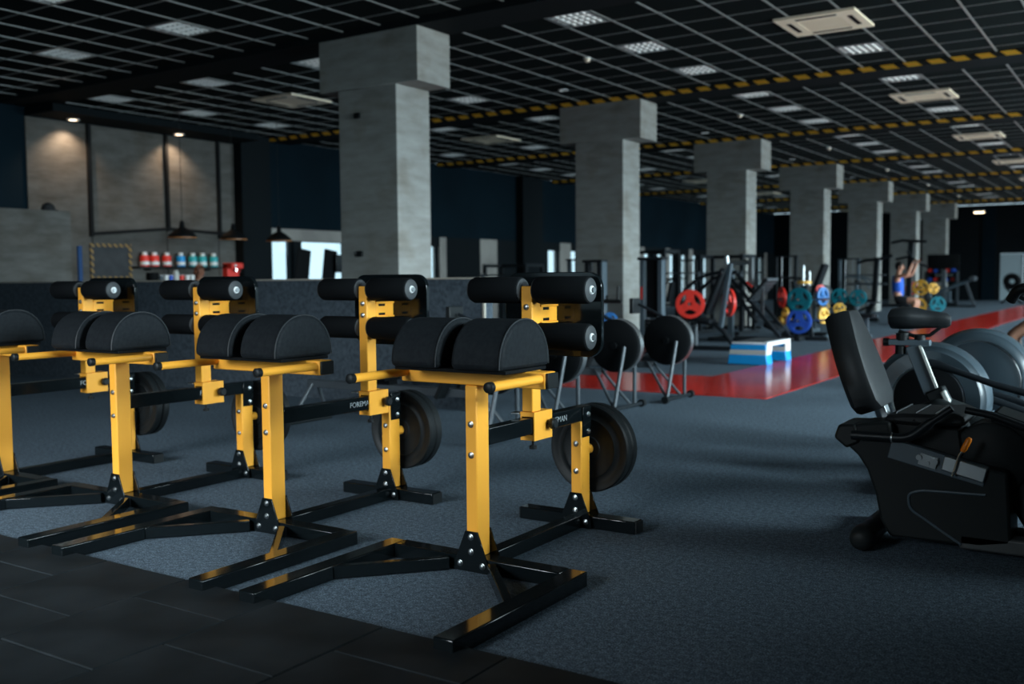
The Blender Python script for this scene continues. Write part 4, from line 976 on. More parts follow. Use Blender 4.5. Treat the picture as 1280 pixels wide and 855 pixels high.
fp.bar((-6.22, 17.4, 0.72), (-5.86, 17.4, 1.12), 0.62, 0.05, (1, 0, -0.9))
fpo = lp.part('foot_plate', fp, 'frame_dark', None, 0.008)
for k in range(7):
    t = (k + 0.5) / 7
    lp.part('rib', MB().bar((-6.20 + 0.36 * t, 17.10, 0.745 + 0.40 * t - 0.0), (-6.20 + 0.36 * t, 17.70, 0.745 + 0.40 * t), 0.05, 0.05), 'greytube', fpo)
lp.part('sled_post', MB().bar((-5.98, 17.25, 0.40), (-5.98, 17.25, 1.10), 0.05, 0.05), 'steel')
lp.part('seat', MB().bar((-5.95, 17.4, 0.32), (-5.68, 17.4, 0.20), 0.4, 0.08), 'vinyl', None, 0.02)
lp.part('brace', MB().bar((-6.55, 17.15, 1.05), (-6.05, 17.15, 0.35), 0.06, 0.06), 'frame_dark')
lp.part('marker', MB().bar((-6.20, 17.06, 1.08), (-6.10, 17.06, 0.99), 0.03, 0.03), 'red')
# plate tree with teal and blue plates
pt = G('plate_tree', (-5.5, 18.1, 0), 'black plate tree loaded with teal, blue, red and yellow plates', 'plate rack')
pt.part('base', MB().box(-5.95, -5.05, 18.05, 18.15, 0, 0.07).box(-5.55, -5.45, 17.75, 18.5, 0, 0.07), 'frame_dark', None, 0.01)
pt.part('post', MB().bar((-5.62, 18.1, 0.05), (-5.5, 18.1, 1.0), 0.07, 0.08, (1, 0, 0)).bar((-5.35, 18.1, 0.05), (-5.48, 18.1, 1.0), 0.07, 0.08, (1, 0, 0)), 'frame_dark', None, 0.006)
for zz in (0.37, 0.75): pt.part('peg', MB().cyl((-5.5, 17.75, zz), (-5.5, 18.45, zz), 0.022, n=12).cyl((-5.95, 18.1, zz), (-5.05, 18.1, zz), 0.022, n=12), 'chrome')
pt.part('bar_holder', MB().cyl((-5.50, 18.05, 1.0), (-5.50, 18.05, 1.36), 0.028, n=12).cyl((-5.42, 18.15, 1.0), (-5.42, 18.15, 1.26), 0.022, n=12), 'alu')
wplate(-5.50, 17.80, 0.745, 0.22, 'teal', 'large teal plate facing out on the upper peg of the plate tree')
wplate(-5.50, 17.80, 0.36, 0.225, 'blue', 'large dark blue plate facing out on the lower peg of the plate tree')
wplate(-5.93, 18.1, 0.78, 0.19, 'red', 'red plate on the left side of the plate tree', -0.9)
wplate(-5.86, 18.1, 0.45, 0.15, 'yrub', 'yellow plate on the left side of the plate tree', -0.9)
wplate(-5.90, 17.95, 0.33, 0.10, 'yrub', 'small yellow plate low on the left side of the plate tree', -0.8)
wplate(-5.20, 18.3, 0.80, 0.17, 'midblue', 'bright blue plate edge-on at the right of the plate tree', 1.25)
wplate(-5.18, 18.3, 0.45, 0.15, 'yrub', 'yellow plate on the right side of the plate tree behind the backrest', 1.25)
wplate(-5.485, 18.06, 1.03, 0.13, 'yrub', 'flat yellow plate lying on top of the plate tree', 0, PI / 2, 0.055)
# incline bench and barbell stand behind
ib = G('incline_bench', (-5.75, 19.6, 0), 'black incline bench with steep back pad, right of the plate tree', 'bench')
ib.part('base', MB().box(-6.25, -5.25, 19.55, 19.65, 0, 0.07).box(-6.3, -6.2, 19.3, 19.9, 0, 0.07).box(-5.3, -5.2, 19.3, 19.9, 0, 0.07), 'frame_dark', None, 0.01)
ib.part('post', MB().bar((-6.0, 19.6, 0.05), (-5.95, 19.6, 0.45), 0.08, 0.08, (1, 0, 0)).bar((-5.45, 19.6, 0.05), (-5.60, 19.6, 0.95), 0.07, 0.07, (1, 0, 0)), 'frame_grey')
ib.part('seat', MB().bar((-6.20, 19.6, 0.5), (-5.87, 19.6, 0.46), 0.3, 0.08), 'vinyl', None, 0.02)
ib.part('back_pad', MB().bar((-5.84, 19.6, 0.60), (-5.54, 19.6, 1.40), 0.3, 0.09, (1, 0, 0)), 'vinyl', None, 0.02)
wplate(-5.52, 19.25, 0.90, 0.10, 'red', 'small red plate beside the steep bench pad', 0.8)
bk = G('barbell_rack', (-5.75, 21.0, 0), 'low grey barbell rack with teal and yellow plates in front of the fourth column', 'barbell rack')
for xx in (-6.15, -5.30): bk.part('post', MB().bar((xx, 21.0, 0.0), (xx, 21.0, 0.98), 0.06, 0.06).bar((xx, 20.75, 0.03), (xx, 21.3, 0.03), 0.06, 0.06), 'frame_grey')
bk.part('cross_bar', MB().bar((-6.12, 21.05, 0.55), (-5.33, 21.05, 0.55), 0.05, 0.05).bar((-6.12, 21.05, 0.2), (-5.33, 21.05, 0.2), 0.05, 0.05), 'frame_dark')
bk.part('arch', MB().tube(fillet([(-6.15, 20.95, 0.6), (-6.10, 20.95, 0.98), (-5.82, 20.95, 0.95), (-5.75, 20.95, 0.6)]), 0.02, 8), 'frame_grey')
bk.part('barbell', MB().cyl((-6.5, 20.92, 0.62), (-4.8, 20.92, 0.62), 0.014, n=10), 'steel')
bk.part('plate_peg', MB().cyl((-5.84, 20.60, 0.52), (-5.84, 21.05, 0.55), 0.018, n=8).cyl((-5.50, 20.44, 0.50), (-5.50, 21.05, 0.55), 0.018, n=8).cyl((-5.56, 20.66, 0.74), (-5.56, 20.95, 0.62), 0.018, n=8).cyl((-5.20, 20.66, 0.72), (-5.20, 20.95, 0.62), 0.018, n=8), 'greytube')
wplate(-5.56, 20.72, 0.74, 0.17, 'teal', 'left teal plate of the pair before the fourth column', 0.2)
wplate(-5.20, 20.72, 0.72, 0.17, 'teal', 'right teal plate of the pair before the fourth column', 0.1)
wplate(-5.84, 20.66, 0.52, 0.10, 'yrub', 'left small yellow plate below the teal pair', 0.4)
wplate(-5.50, 20.50, 0.50, 0.12, 'yrub', 'right small yellow plate below the teal pair', 0.4)
bb = G('bench_press_bench', (-5.1, 19.0, 0), 'flat black bench just behind the recumbent bike backrest', 'bench')
bb.part('pad', B(-5.45, -4.45, 18.86, 19.14, 0.40, 0.47), 'vinyl', None, 0.02)
for xx in (-5.3, -4.6): bb.part('leg', MB().bar((xx, 19.0, 0.0), (xx, 19.0, 0.41), 0.06, 0.06).bar((xx, 18.75, 0.03), (xx, 19.25, 0.03), 0.06, 0.06), 'frame_grey')
# dip and pull frame left of the sitting person
df = G('pulldown_frame', (-6.1, 26.0, 0), 'dark multi-arm training frame before the fifth column', 'training frame')
df.part('post', MB().bar((-6.12, 26.0, 0.5), (-6.06, 26.0, 1.62), 0.16, 0.12, (1, 0, 0)).bar((-6.34, 26.0, 0.06), (-6.12, 26.0, 0.55), 0.14, 0.12, (1, 0, 0)), 'frame_dark', None, 0.006)
df.part('arm', MB().tube([(-6.55, 26.0, 1.48), (-6.35, 26.0, 1.55), (-6.05, 26.0, 1.57), (-5.70, 26.0, 1.66)], 0.04, 8), 'frame_dark')
df.part('foot', MB().bar((-6.9, 26.0, 0.05), (-6.0, 26.0, 0.05), 0.10, 0.10).bar((-6.85, 26.0, 0.12), (-6.2, 26.0, 0.40), 0.06, 0.06).bar((-6.4, 25.7, 0.05), (-6.4, 26.3, 0.05), 0.1, 0.1), 'frame_dark', None, 0.008)
df.part('bar', MB().cyl((-6.9, 26.3, 1.18), (-5.9, 26.3, 1.18), 0.02, n=8).cyl((-6.9, 26.35, 0.95), (-5.9, 26.35, 0.95), 0.03, n=8), 'greytube')
df.part('bench', MB().bar((-5.9, 26.0, 0.42), (-5.1, 26.0, 0.42), 0.25, 0.07).bar((-5.2, 26, 0.0), (-5.2, 26, 0.4), 0.06, 0.06), 'vinyl')
# lat pulldown with the person
lt = G('lat_pulldown', (-5.05, 25.0, 0), 'tall black lat machine with wide top bar where a person trains', 'weight machine')
lt.part('mast', MB().bar((-5.18, 25.3, 0.0), (-5.12, 25.3, 1.95), 0.10, 0.12, (1, 0, 0)), 'frame_dark', None, 0.006)
lt.part('top_arm', MB().tube([(-5.55, 25.2, 1.95), (-5.30, 25.2, 2.0), (-5.1, 25.2, 1.98), (-4.75, 25.2, 1.96)], 0.035, 8), 'frame_dark')
lt.part('pull_arm', MB().tube(fillet([(-5.18, 25.2, 1.75), (-5.06, 25.2, 1.55), (-4.86, 25.2, 1.42), (-4.72, 25.2, 1.36)]), 0.03, 8).tube(fillet([(-5.45, 25.2, 1.55), (-5.12, 25.2, 1.62), (-4.98, 25.2, 1.5)]), 0.03, 8), 'frame_dark')
lt.part('pull_handle', MB().cyl((-4.83, 24.12, 1.46), (-4.83, 24.88, 1.46), 0.015, n=8).cyl((-4.83, 24.5, 1.46), (-4.83, 25.2, 1.46), 0.015, n=8), 'steel')
lt.part('seat', B(-5.36, -4.98, 24.3, 24.7, 0.44, 0.50), 'vinyl', None, 0.02)
lt.part('seat_post', MB().bar((-5.17, 24.5, 0.0), (-5.17, 24.5, 0.44), 0.08, 0.08).bar((-5.17, 24.4, 0.04), (-5.17, 25.4, 0.04), 0.1, 0.07), 'frame_dark')
# yellow plate tree
yt = G('plate_tree', (-4.98, 26.2, 0), 'plate tree with yellow plates right of the person in blue', 'plate rack')
yt.part('base', MB().box(-5.40, -4.60, 26.15, 26.25, 0, 0.07).box(-5.05, -4.95, 25.9, 26.6, 0, 0.07), 'frame_dark', None, 0.01)
yt.part('post', MB().bar((-5.15, 26.2, 0.05), (-5.00, 26.2, 1.02), 0.08, 0.08, (1, 0, 0)).bar((-4.70, 26.2, 0.05), (-4.96, 26.2, 1.02), 0.08, 0.08, (1, 0, 0)), 'frame_grey')
for zz in (0.42, 0.86): yt.part('peg', MB().cyl((-5.00, 25.9, zz), (-5.00, 26.5, zz), 0.022, n=10).cyl((-5.40, 26.2, zz), (-4.55, 26.2, zz), 0.022, n=10), 'chrome')
wplate(-5.02, 25.95, 0.86, 0.19, 'yrub', 'upper yellow plate on the plate tree right of the person')
wplate(-5.08, 25.95, 0.40, 0.21, 'yrub', 'lower yellow plate by the knee of the person in blue')
wplate(-4.72, 25.98, 0.84, 0.13, 'yrub', 'small yellow plate at upper right of the yellow plate tree', 0.5)
wplate(-5.25, 26.15, 0.84, 0.16, 'red', 'red plate just left of the upper yellow plate', 0.5)
wplate(-4.62, 26.0, 0.45, 0.19, 'teal', 'teal plate leaning out at the right of the yellow plate tree', 0.45)
# far end: dark rack before the seventh column, bench, cable post
fr_ = G('dumbbell_rack', (-7.6, 43.9, 0), 'dark dumbbell rack with red and blue weights at the farthest column', 'dumbbell rack')
fr_.part('back_board', B(-8.3, -7.05, 44.2, 44.24, 0.9, 2.0), 'screen')
for xx in (-8.25, -7.1): fr_.part('post', B(xx - 0.04, xx + 0.04, 43.6, 44.2, 0, 1.3), 'frame_dark')
for zz in (0.45, 0.85, 1.2): fr_.part('tray', B(-8.25, -7.1, 43.65, 44.1, zz, zz + 0.04), 'frame_dark')
dcount = 0
for zz, row in ((0.895, 'middle'), (1.245, 'upper')):
    for k in range(5):
        c = ['red', 'blue', 'frame_dark', 'red', 'blue'][k if row == 'upper' else 4 - k]
        x = -8.1 + 0.22 * k
        cname = {'red': 'red', 'blue': 'blue', 'frame_dark': 'black'}[c]
        d = thing('dumbbell', (x, 43.85, zz), '%s dumbbell, %s from left on the %s tray of the far rack' % (cname, ['first', 'second', 'third', 'fourth', 'fifth'][k], row), 'dumbbell', 'dumbbells on the far rack')
        for sy in (-1, 1): obj('head', MB().cyl((0, sy * 0.06, 0.08), (0, sy * 0.17, 0.08), 0.075, n=8), c, d)
        obj('grip', MB().cyl((0, -0.06, 0.08), (0, 0.06, 0.08), 0.017, n=8), 'steel', d)
fb_ = G('decline_bench', (-6.3, 38.6, 0), 'long dark incline bench on the carpet at the far end', 'bench')
fb_.part('pad', MB().bar((-7.1, 38.6, 0.45), (-5.75, 38.6, 1.0), 0.35, 0.10), 'frame_grey', None, 0.02)
fb_.part('leg', MB().bar((-5.95, 38.6, 0.9), (-5.65, 38.6, 0.02), 0.09, 0.09, (1, 0, 0)), 'greytube'); fb_.part('leg', MB().bar((-7.0, 38.6, 0.45), (-7.0, 38.6, 0.0), 0.09, 0.09), 'frame_dark')
fb_.part('base', MB().bar((-7.2, 38.6, 0.04), (-5.6, 38.6, 0.04), 0.09, 0.08), 'frame_dark')
for yy in (38.4, 38.8): fb_.part('roller', MB().cyl((-5.70, yy - 0.12, 1.02), (-5.70, yy + 0.12, 1.02), 0.09, n=14), 'greytube')
cp = G('cable_post', (-7.0, 40.5, 0), 'pale cable post beside the farthest column', 'cable machine')
cp.part('post', B(-7.08, -6.92, 40.4, 40.6, 0, 1.35), 'greytube', None, 0.01); cp.part('pulley_arm', MB().bar((-7.3, 40.5, 1.15), (-6.7, 40.5, 1.15), 0.07, 0.08), 'steel')
cp.part('base', B(-7.5, -6.5, 40.3, 40.7, 0, 0.12), 'frame_dark'); cp.part('stack', B(-7.3, -6.75, 40.42, 40.58, 0.12, 0.55), 'frame_grey')
st = G('folding_stool', (-5.1, 43.6, 0), 'black round seat on crossed legs in front of the pale far door', 'stool')
st.part('seat_ring', MB().lathe([(0.12, -0.1), (0.28, -0.1), (0.33, 0.0), (0.28, 0.1), (0.12, 0.1), (0.09, 0.0), (0.12, -0.1)], (-5.04, 43.6, 0.88), (-5.04, 44.6, 1.0), 24), 'matte')
for sx in (-1, 1): st.part('cross_leg', MB().bar((-5.04 - sx * 0.38, 43.6 + sx * 0.05, 0.0), (-5.04 + sx * 0.26, 43.6 + sx * 0.05, 0.68), 0.07, 0.07), 'frame_dark')
xl = thing('far_ceiling_lamp', (-6.85, 47.6, ZC - 0.42), 'small lit lamp hanging from the ceiling above the far door', 'lamp')
obj('housing', B(-0.22, 0.22, -0.08, 0.08, 0.03, 0.12), 'lightgrey', xl, 0.01); obj('diffuser', B(-0.2, 0.2, -0.07, 0.07, 0.0, 0.03), 'bulb', xl); obj('stem', MB().cyl((0, 0, 0.12), (0, 0, 0.42), 0.012), 'black', xl)
# step platform on the red strip
sp_ = G('step_platform', (-4.5, 13.1, 0), 'blue and white aerobic step platform standing on the red strip', 'step platform')
sx0, sx1, sy0, sy1, szt = -4.86, -4.36, 12.75, 13.75, 0.30
mb = MB(); mb.box(sx0 + 0.01, sx1 - 0.02, sy0 + 0.02, sy1 - 0.02, szt - 0.03, szt)
sp_.part('deck', mb, 'white', None, 0.01)
sp_.part('tread_mat', B(sx0 + 0.05, sx1 - 0.06, sy0 + 0.06, sy1 - 0.06, szt, szt + 0.008), 'greytube')
for (ya, yb) in ((sy0, sy0 + 0.20), (sy1 - 0.20, sy1)):
    sp_.part('riser', MB().prism([(sx0 - 0.03, 0.006), (sx1 + 0.02, 0.006), (sx1, 0.135), (sx0 - 0.01, 0.135)], 'y', ya - 0.02, yb), 'lightblue', None, 0.01)
    sp_.part('riser_band', MB().prism([(sx0 - 0.01, 0.135), (sx1, 0.135), (sx1 - 0.005, 0.20), (sx0, 0.20)], 'y', ya - 0.01, yb), 'lightgrey', None, 0.004)
    sp_.part('upper_riser', MB().prism([(sx0, 0.20), (sx1 - 0.005, 0.20), (sx1 - 0.012, 0.27), (sx0 + 0.006, 0.27)], 'y', ya, yb), 'lightblue', None, 0.008)
sp_.part('side_edge', MB().prism([(sy0 + 0.005, 0.135), (sy0 + 0.18, 0.135), (sy0 + 0.22, 0.25), (sy1 - 0.22, 0.25), (sy1 - 0.18, 0.135), (sy1 - 0.005, 0.135), (sy1 - 0.02, 0.305), (sy0 + 0.02, 0.305)], 'x', sx1 - 0.02, sx1 + 0.006), 'white', None, 0.004)

# dark machines standing farther back on the left, behind the divider
def rack_frame(x, y, w, h, label, lit='greytube'):
    g = G('squat_rack', (x, y, 0), label, 'squat rack', 'dark racks and machines in the left background')
    for sx in (-1, 1):
        for sy in (-0.35, 0.35): g.part('post', B(x + sx * w / 2 - 0.035, x + sx * w / 2 + 0.035, y + sy - 0.035, y + sy + 0.035, 0, h), 'frame_dark')
        g.part('side_bar', B(x + sx * w / 2 - 0.03, x + sx * w / 2 + 0.03, y - 0.35, y + 0.35, h - 0.07, h), 'frame_dark'); g.part('foot', B(x + sx * w / 2 - 0.04, x + sx * w / 2 + 0.04, y - 0.6, y + 0.6, 0, 0.07), 'frame_dark')
    g.part('top_bar', B(x - w / 2, x + w / 2, y + 0.31, y + 0.39, h - 0.07, h), 'frame_dark'); g.part('barbell', MB().cyl((x - w / 2 - 0.5, y - 0.42, 1.25), (x + w / 2 + 0.5, y - 0.42, 1.25), 0.016, n=8), 'steel')
    for sx in (-1, 1): g.part('hook', B(x + sx * w / 2 - 0.03, x + sx * w / 2 + 0.03, y - 0.46, y - 0.38, 1.18, 1.28), lit)
    return g
rack_frame(-9.3, 19.5, 1.1, 1.75, 'dark squat rack farther back, just left of the second column')
rack_frame(-12.4, 19.0, 1.1, 1.5, 'dark rack behind the divider, right of the nearest column')
rack_frame(-7.55, 19.6, 0.9, 1.62, 'dark squat rack between the second and third columns')
stack_tower(-8.25, 21.5, 0.5, 1.7, 'dark weight stack machine behind the grey framed one', 'frame_dark', True, 1)
stack_tower(-7.9, 24.5, 0.5, 1.68, 'dark weight stack machine far back, left of the third column', 'frame_dark', True, 1)
stack_tower(-11.6, 20.6, 0.5, 1.62, 'dark weight stack machine behind the divider between first two columns', 'frame_grey', True, 1)
stack_tower(-9.9, 23.0, 0.5, 1.6, 'dark weight stack machine left of the second column, half behind the rollers', 'frame_dark', True, -1)
stack_tower(-7.4, 28.5, 0.5, 1.65, 'weight stack machine right of the third column, far back', 'frame_grey', True, 1)
scr = thing('wall_screen', (-15.6, 16.95, 1.22), 'dark flat screen on a stand in front of the bright left windows', 'screen')
obj('panel', MB().box(-0.03, 0.03, -0.36, 0.36, 0.12, 0.52), 'screen', scr, 0.005); obj('stand', MB().cyl((0, 0, -1.22), (0, 0, 0.14), 0.03).cyl((0, 0, -1.22), (0, 0, -1.19), 0.22), 'black', scr)
for k, (x, y, lb) in enumerate(((-15.7, 15.45, 'left dark high-backed bar chair in front of the bright windows'), (-15.7, 16.28, 'right dark high-backed bar chair in front of the bright windows'))):
    t = thing('bar_chair', (x, y, 0), lb, 'bar chair', 'dark bar chairs by the windows')
    obj('seat', B(-0.2, 0.2, -0.18, 0.18, 0.98, 1.05), 'matte', t, 0.02)
    obj('backrest', MB().bar((0.0, 0.16, 1.05), (0.0, 0.28, 1.85), 0.40, 0.05, (1, 0, 0)), 'matte', t, 0.02)
    for sx in (-1, 1):
        for sy in (-1, 1): obj('leg', MB().bar((sx * 0.17, sy * 0.15, 1.0), (sx * 0.22, sy * 0.2, 0.0), 0.035, 0.035, (1, 0, 0)), 'black', t)
    obj('footrest', MB().box(-0.2, 0.2, -0.2, -0.17, 0.35, 0.38), 'black', t)

# ------------------------------------------------------------------ people
def skin_mesh(name, nodes, edges, sub=2):
    """nodes: {key: ((x,y,z), radius)}; edges between keys; the first key is the root"""
    keys = list(nodes); ix = {k: i for i, k in enumerate(keys)}
    me = bpy.data.meshes.new(name); me.from_pydata([nodes[k][0] for k in keys], [(ix[a], ix[b_]) for a, b_ in edges], [])
    o = bpy.data.objects.new('tmp_skin', me); COL.objects.link(o)
    sk = o.modifiers.new('skin', 'SKIN'); sk.use_smooth_shade = True
    layer = me.skin_vertices[0].data if me.skin_vertices else None
    if layer is None:
        bm = bmesh.new(); bm.from_mesh(me); bm.verts.layers.skin.verify(); bm.to_mesh(me); bm.free(); layer = me.skin_vertices[0].data
    for k in keys:
        r = nodes[k][1]; layer[ix[k]].radius = (r, r) if not isinstance(r, tuple) else r
        layer[ix[k]].use_root = (ix[k] == 0)
    s2 = o.modifiers.new('sub', 'SUBSURF'); s2.levels = sub; s2.render_levels = sub
    bpy.context.view_layer.update()
    out = bpy.data.meshes.new_from_object(o.evaluated_get(bpy.context.evaluated_depsgraph_get()))
    bpy.data.objects.remove(o); out.name = name
    out.shade_smooth()
    return out
def person(loc, rz, label, J, skin, cloth_top, cloth_low, hair, long_hair=False):
    """J: joints in the figure's own frame (faces +x); returns the Empty"""
    t = thing('person', loc, label, 'person', None, rz)
    N = {}; E_ = []
    def chain(*ks):
        for a, b_ in zip(ks, ks[1:]): E_.append((a, b_))
    V = lambda k: Vector(J[k])
    N['pelvis'] = (J['pelvis'], 0.125); N['waist'] = (tuple(V('pelvis').lerp(V('chest'), 0.45)), 0.115); N['chest'] = (J['chest'], 0.145)
    N['neck'] = (J['neck'], 0.056); N['jaw'] = (tuple(V('neck').lerp(V('head'), 0.55)), 0.062); N['head'] = (J['head'], 0.092)
    hd = (V('head') - V('neck')).normalized(); N['crown'] = (tuple(V('head') + hd * 0.075), 0.062)
    chain('pelvis', 'waist', 'chest', 'neck', 'jaw', 'head', 'crown')
    for s in 'lr':
        N['sh' + s] = (J['sh' + s], 0.060); N['el' + s] = (J['el' + s], 0.042); N['wr' + s] = (J['wr' + s], 0.029)
        um = V('sh' + s).lerp(V('el' + s), 0.45); fm_ = V('el' + s).lerp(V('wr' + s), 0.3)
        N['um' + s] = (tuple(um), 0.052); N['fm' + s] = (tuple(fm_), 0.043)
        d = (V('wr' + s) - V('el' + s)).normalized(); palm = V('wr' + s) + d * 0.065
        N['pa' + s] = (tuple(palm), (0.038, 0.020))
        chain('chest', 'sh' + s, 'um' + s, 'el' + s, 'fm' + s, 'wr' + s, 'pa' + s)
        side = d.cross(Vector((0, 0, 1))); side = (side if side.length > 0.1 else Vector((0, 1, 0))).normalized(); nrm = side.cross(d).normalized()
        for q, (off, ln) in enumerate(((-0.028, 0.055), (-0.010, 0.068), (0.010, 0.063), (0.028, 0.048))):
            a = palm + d * 0.025 + side * off; b_ = a + d * ln * 0.55 + nrm * -0.012; c = b_ + d * ln * 0.25 - nrm * 0.030
            for nm, p, r in (('a', a, 0.010), ('b', b_, 0.009), ('c', c, 0.008)): N['f%s%d%s' % (s, q, nm)] = (tuple(p), r)
            chain('pa' + s, 'f%s%da' % (s, q), 'f%s%db' % (s, q), 'f%s%dc' % (s, q))
        th = palm - d * 0.03 + side * 0.035; N['t%sa' % s] = (tuple(th), 0.012); N['t%sb' % s] = (tuple(th + d * 0.04 + side * 0.015 - nrm * 0.015), 0.010)
        chain('pa' + s, 't%sa' % s, 't%sb' % s)
        N['hp' + s] = (J['hp' + s], 0.098); N['kn' + s] = (J['kn' + s], 0.060); N['an' + s] = (J['an' + s], 0.042)
        tm = V('hp' + s).lerp(V('kn' + s), 0.45); cm_ = V('kn' + s).lerp(V('an' + s), 0.32)
        N['tm' + s] = (tuple(tm), 0.082); N['cm' + s] = (tuple(cm_), 0.060)
        hl = V('an' + s) + Vector((-0.03, 0, -0.045)); to = V('an' + s) + Vector((0.13, 0, -0.055)); N['to' + s] = (tuple(to), (0.042, 0.03)); N['te' + s] = (tuple(to + Vector((0.06, 0, -0.004))), (0.038, 0.02)); 
        chain('pelvis', 'hp' + s, 'tm' + s, 'kn' + s, 'cm' + s, 'an' + s, 'to' + s, 'te' + s)
    me = skin_mesh('body', N, E_, 2); me.materials.clear(); me.materials.append(M[skin])
    put(bpy.data.objects.new('body', me), t)
    sc = 1.10
    tn = {'pelvis': (J['pelvis'], 0.135), 'waist': (N['waist'][0], 0.128), 'chest': (J['chest'], 0.158)}
    te = [('pelvis', 'waist'), ('waist', 'chest')]
    for s in 'lr':
        q = V('chest').lerp(V('sh' + s), 0.86); tn['s' + s] = (tuple(q), 0.082); te.append(('chest', 's' + s))
    q = V('chest').lerp(V('neck'), 0.42); tn['up'] = (tuple(q), 0.148); q = V('chest').lerp(V('neck'), 0.80); tn['nk'] = (tuple(q), 0.085); te += [('chest', 'up'), ('up', 'nk')]
    me = skin_mesh('tank_top', tn, te, 2); me.materials.clear(); me.materials.append(M[cloth_top]); put(bpy.data.objects.new('tank_top', me), t)
    sn = {'pelvis': (tuple(V('pelvis') - Vector((0, 0, 0.01))), 0.142), 'band': (tuple(V('pelvis').lerp(V('chest'), 0.36)), 0.122)}; se = [('pelvis', 'band')]
    for s in 'lr':
        sn['h' + s] = (J['hp' + s], 0.116); sn['m' + s] = (tuple(V('hp' + s).lerp(V('kn' + s), 0.62)), 0.092); se += [('pelvis', 'h' + s), ('h' + s, 'm' + s)]
    me = skin_mesh('shorts', sn, se, 2); me.materials.clear(); me.materials.append(M[cloth_low]); put(bpy.data.objects.new('shorts', me), t)
    for s in 'lr':
        a = V('an' + s); obj('shoe', MB().prism([(a.x - 0.075, a.z - 0.09), (a.x + 0.20, a.z - 0.09), (a.x + 0.215, a.z - 0.06), (a.x + 0.12, a.z - 0.02), (a.x + 0.04, a.z + 0.02), (a.x - 0.07, a.z + 0.02)], 'y', a.y - 0.047, a.y + 0.047), 'black', t, 0.015)
    h = V('head'); f = Vector((1, 0, 0))
    hm = MB()
    hm.sphere(tuple(h + Vector((-0.014, 0, 0.030))), 0.108, 18, 10, (1.0, 0.90, 1.02))
    hm.v = [v if not (v[0] > h.x + 0.045 and v[2] < h.z + 0.075) else (h.x + 0.045, v[1] * 0.96 + h.y * 0.04, v[2]) for v in hm.v]
    if long_hair: hm.lathe([(0.0, -0.02), (0.085, 0.0), (0.09, 0.10), (0.05, 0.2), (0, 0.21)], h + Vector((-0.06, 0, 0.0)), h + Vector((-0.1, 0, -1)), 14)
    obj('hair', hm, hair, t)
    obj('nose', MB().prism([(-0.012, 0.02), (0.022, -0.022), (-0.012, -0.026)], 'y', -0.013, 0.013), skin, t, 0.004).location = h + Vector((0.088, 0, -0.012))
    for sy in (-1, 1):
        obj('ear', MB().sphere((0, 0, 0), 0.03, 10, 6, (0.6, 0.35, 1.0)), skin, t).location = h + Vector((-0.005, sy * 0.094, -0.01))
        obj('eye', MB().sphere((0, 0, 0), 0.011, 8, 6), 'screen', t).location = h + Vector((0.086, sy * 0.034, 0.018))
    obj('mouth', B(-0.004, 0.006, -0.024, 0.024, -0.004, 0.004), 'red', t).location = h + Vector((0.080, 0, -0.058))
    return t
P1 = dict(pelvis=(0, 0, 0.62), chest=(-0.02, 0, 0.98), neck=(-0.01, 0, 1.20), head=(0.03, 0, 1.36), shl=(0.0, 0.19, 1.13), shr=(0.0, -0.19, 1.13),
          ell=(0.24, 0.26, 1.18), elr=(0.24, -0.24, 1.18), wrl=(0.33, 0.24, 1.40), wrr=(0.33, -0.22, 1.40),
          hpl=(0.03, 0.10, 0.58), hpr=(0.03, -0.10, 0.58), knl=(0.42, 0.14, 0.58), knr=(0.42, -0.14, 0.58), anl=(0.30, 0.14, 0.09), anr=(0.28, -0.14, 0.09))
person((-5.22, 24.5, 0), 0.0, 'person in a blue tank top sitting and pulling overhead handles', P1, 'skin', 'blue_cloth', 'black_cloth', 'hair')
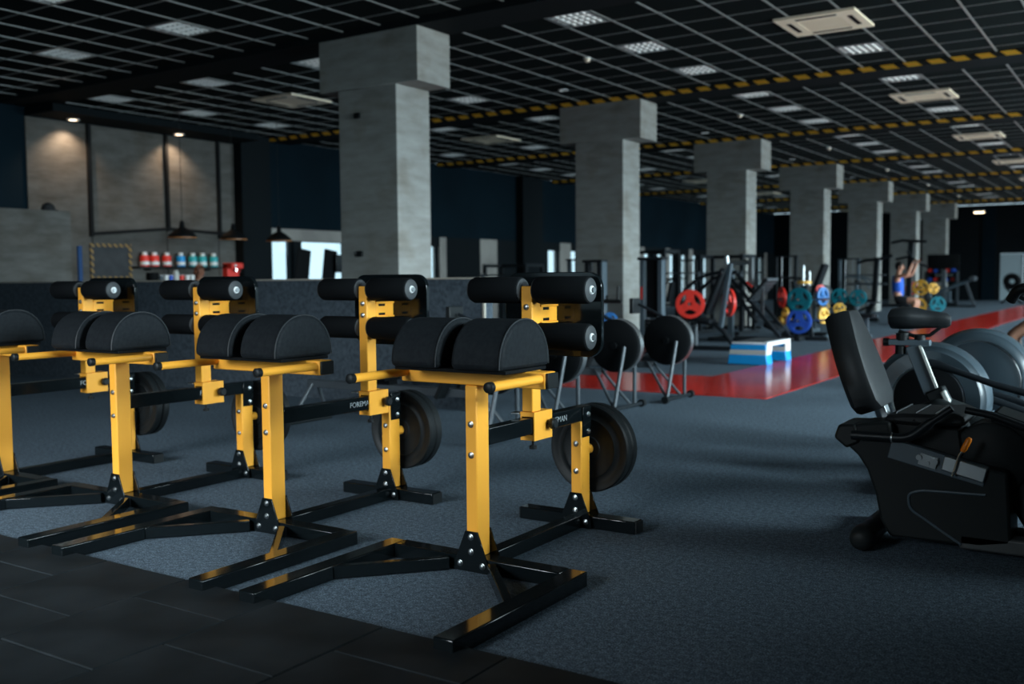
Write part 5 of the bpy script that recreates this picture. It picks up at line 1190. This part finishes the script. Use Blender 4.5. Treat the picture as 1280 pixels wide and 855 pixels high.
P2 = dict(pelvis=(0, 0, 0.86), chest=(0.03, 0, 1.24), neck=(0.04, 0, 1.46), head=(0.07, 0, 1.62), shl=(0.03, 0.19, 1.39), shr=(0.03, -0.19, 1.39),
          ell=(-0.04, 0.24, 1.12), elr=(-0.04, -0.24, 1.12), wrl=(0.08, 0.20, 0.93), wrr=(0.08, -0.20, 0.93),
          hpl=(0.04, 0.10, 0.82), hpr=(0.04, -0.10, 0.82), knl=(0.42, 0.15, 0.60), knr=(0.42, -0.15, 0.60), anl=(0.36, 0.15, 0.11), anr=(0.36, -0.15, 0.11))
person((-0.78, 10.5, 0), PI, 'person whose bare knee shows at the right frame edge', P2, 'skin_dark', 'grey_cloth', 'black_cloth', 'hair')
bx = thing('plyo_box', (-0.62, 10.5, 0), 'box seat under the person at the right frame edge', 'box')
obj('box_body', B(-0.22, 0.35, -0.3, 0.3, 0, 0.70), 'wood', bx, 0.01); obj('grip_slot', B(-0.2, 0.2, -0.302, -0.298, 0.45, 0.5), 'matte', bx)
P3 = dict(pelvis=(0, 0, 0.72), chest=(0.0, 0, 1.06), neck=(0.0, 0, 1.26), head=(0.03, 0, 1.41), shl=(0, 0.17, 1.19), shr=(0, -0.17, 1.19),
          ell=(0.10, 0.22, 0.95), elr=(0.10, -0.22, 0.95), wrl=(0.27, 0.12, 0.86), wrr=(0.27, -0.12, 0.86),
          hpl=(0.03, 0.10, 0.69), hpr=(0.03, -0.10, 0.69), knl=(0.43, 0.12, 0.66), knr=(0.43, -0.12, 0.66), anl=(0.38, 0.12, 0.22), anr=(0.38, -0.12, 0.22))
person((-15.6, 12.80, -0.05), 0.0, 'person with brown hair sitting behind the bar counter', P3, 'skin', 'black_cloth', 'black_cloth', 'hair_brown', True)
bst = thing('bar_stool', (-15.6, 12.80, 0), 'round stool under the brown-haired person behind the bar', 'stool')
obj('seat', MB().cyl((0, 0, 0.50), (0, 0, 0.54), 0.17, n=20), 'matte', bst); obj('post', MB().cyl((0, 0, 0.02), (0, 0, 0.50), 0.03), 'steel', bst); obj('foot', MB().cyl((0, 0, 0.0), (0, 0, 0.02), 0.2, n=20), 'steel', bst); obj('foot_ring', MB().lathe([(0.15, 0.10), (0.17, 0.10), (0.17, 0.125), (0.15, 0.125), (0.15, 0.10)], (0, 0, 0), (0, 0, 1), 20), 'steel', bst)
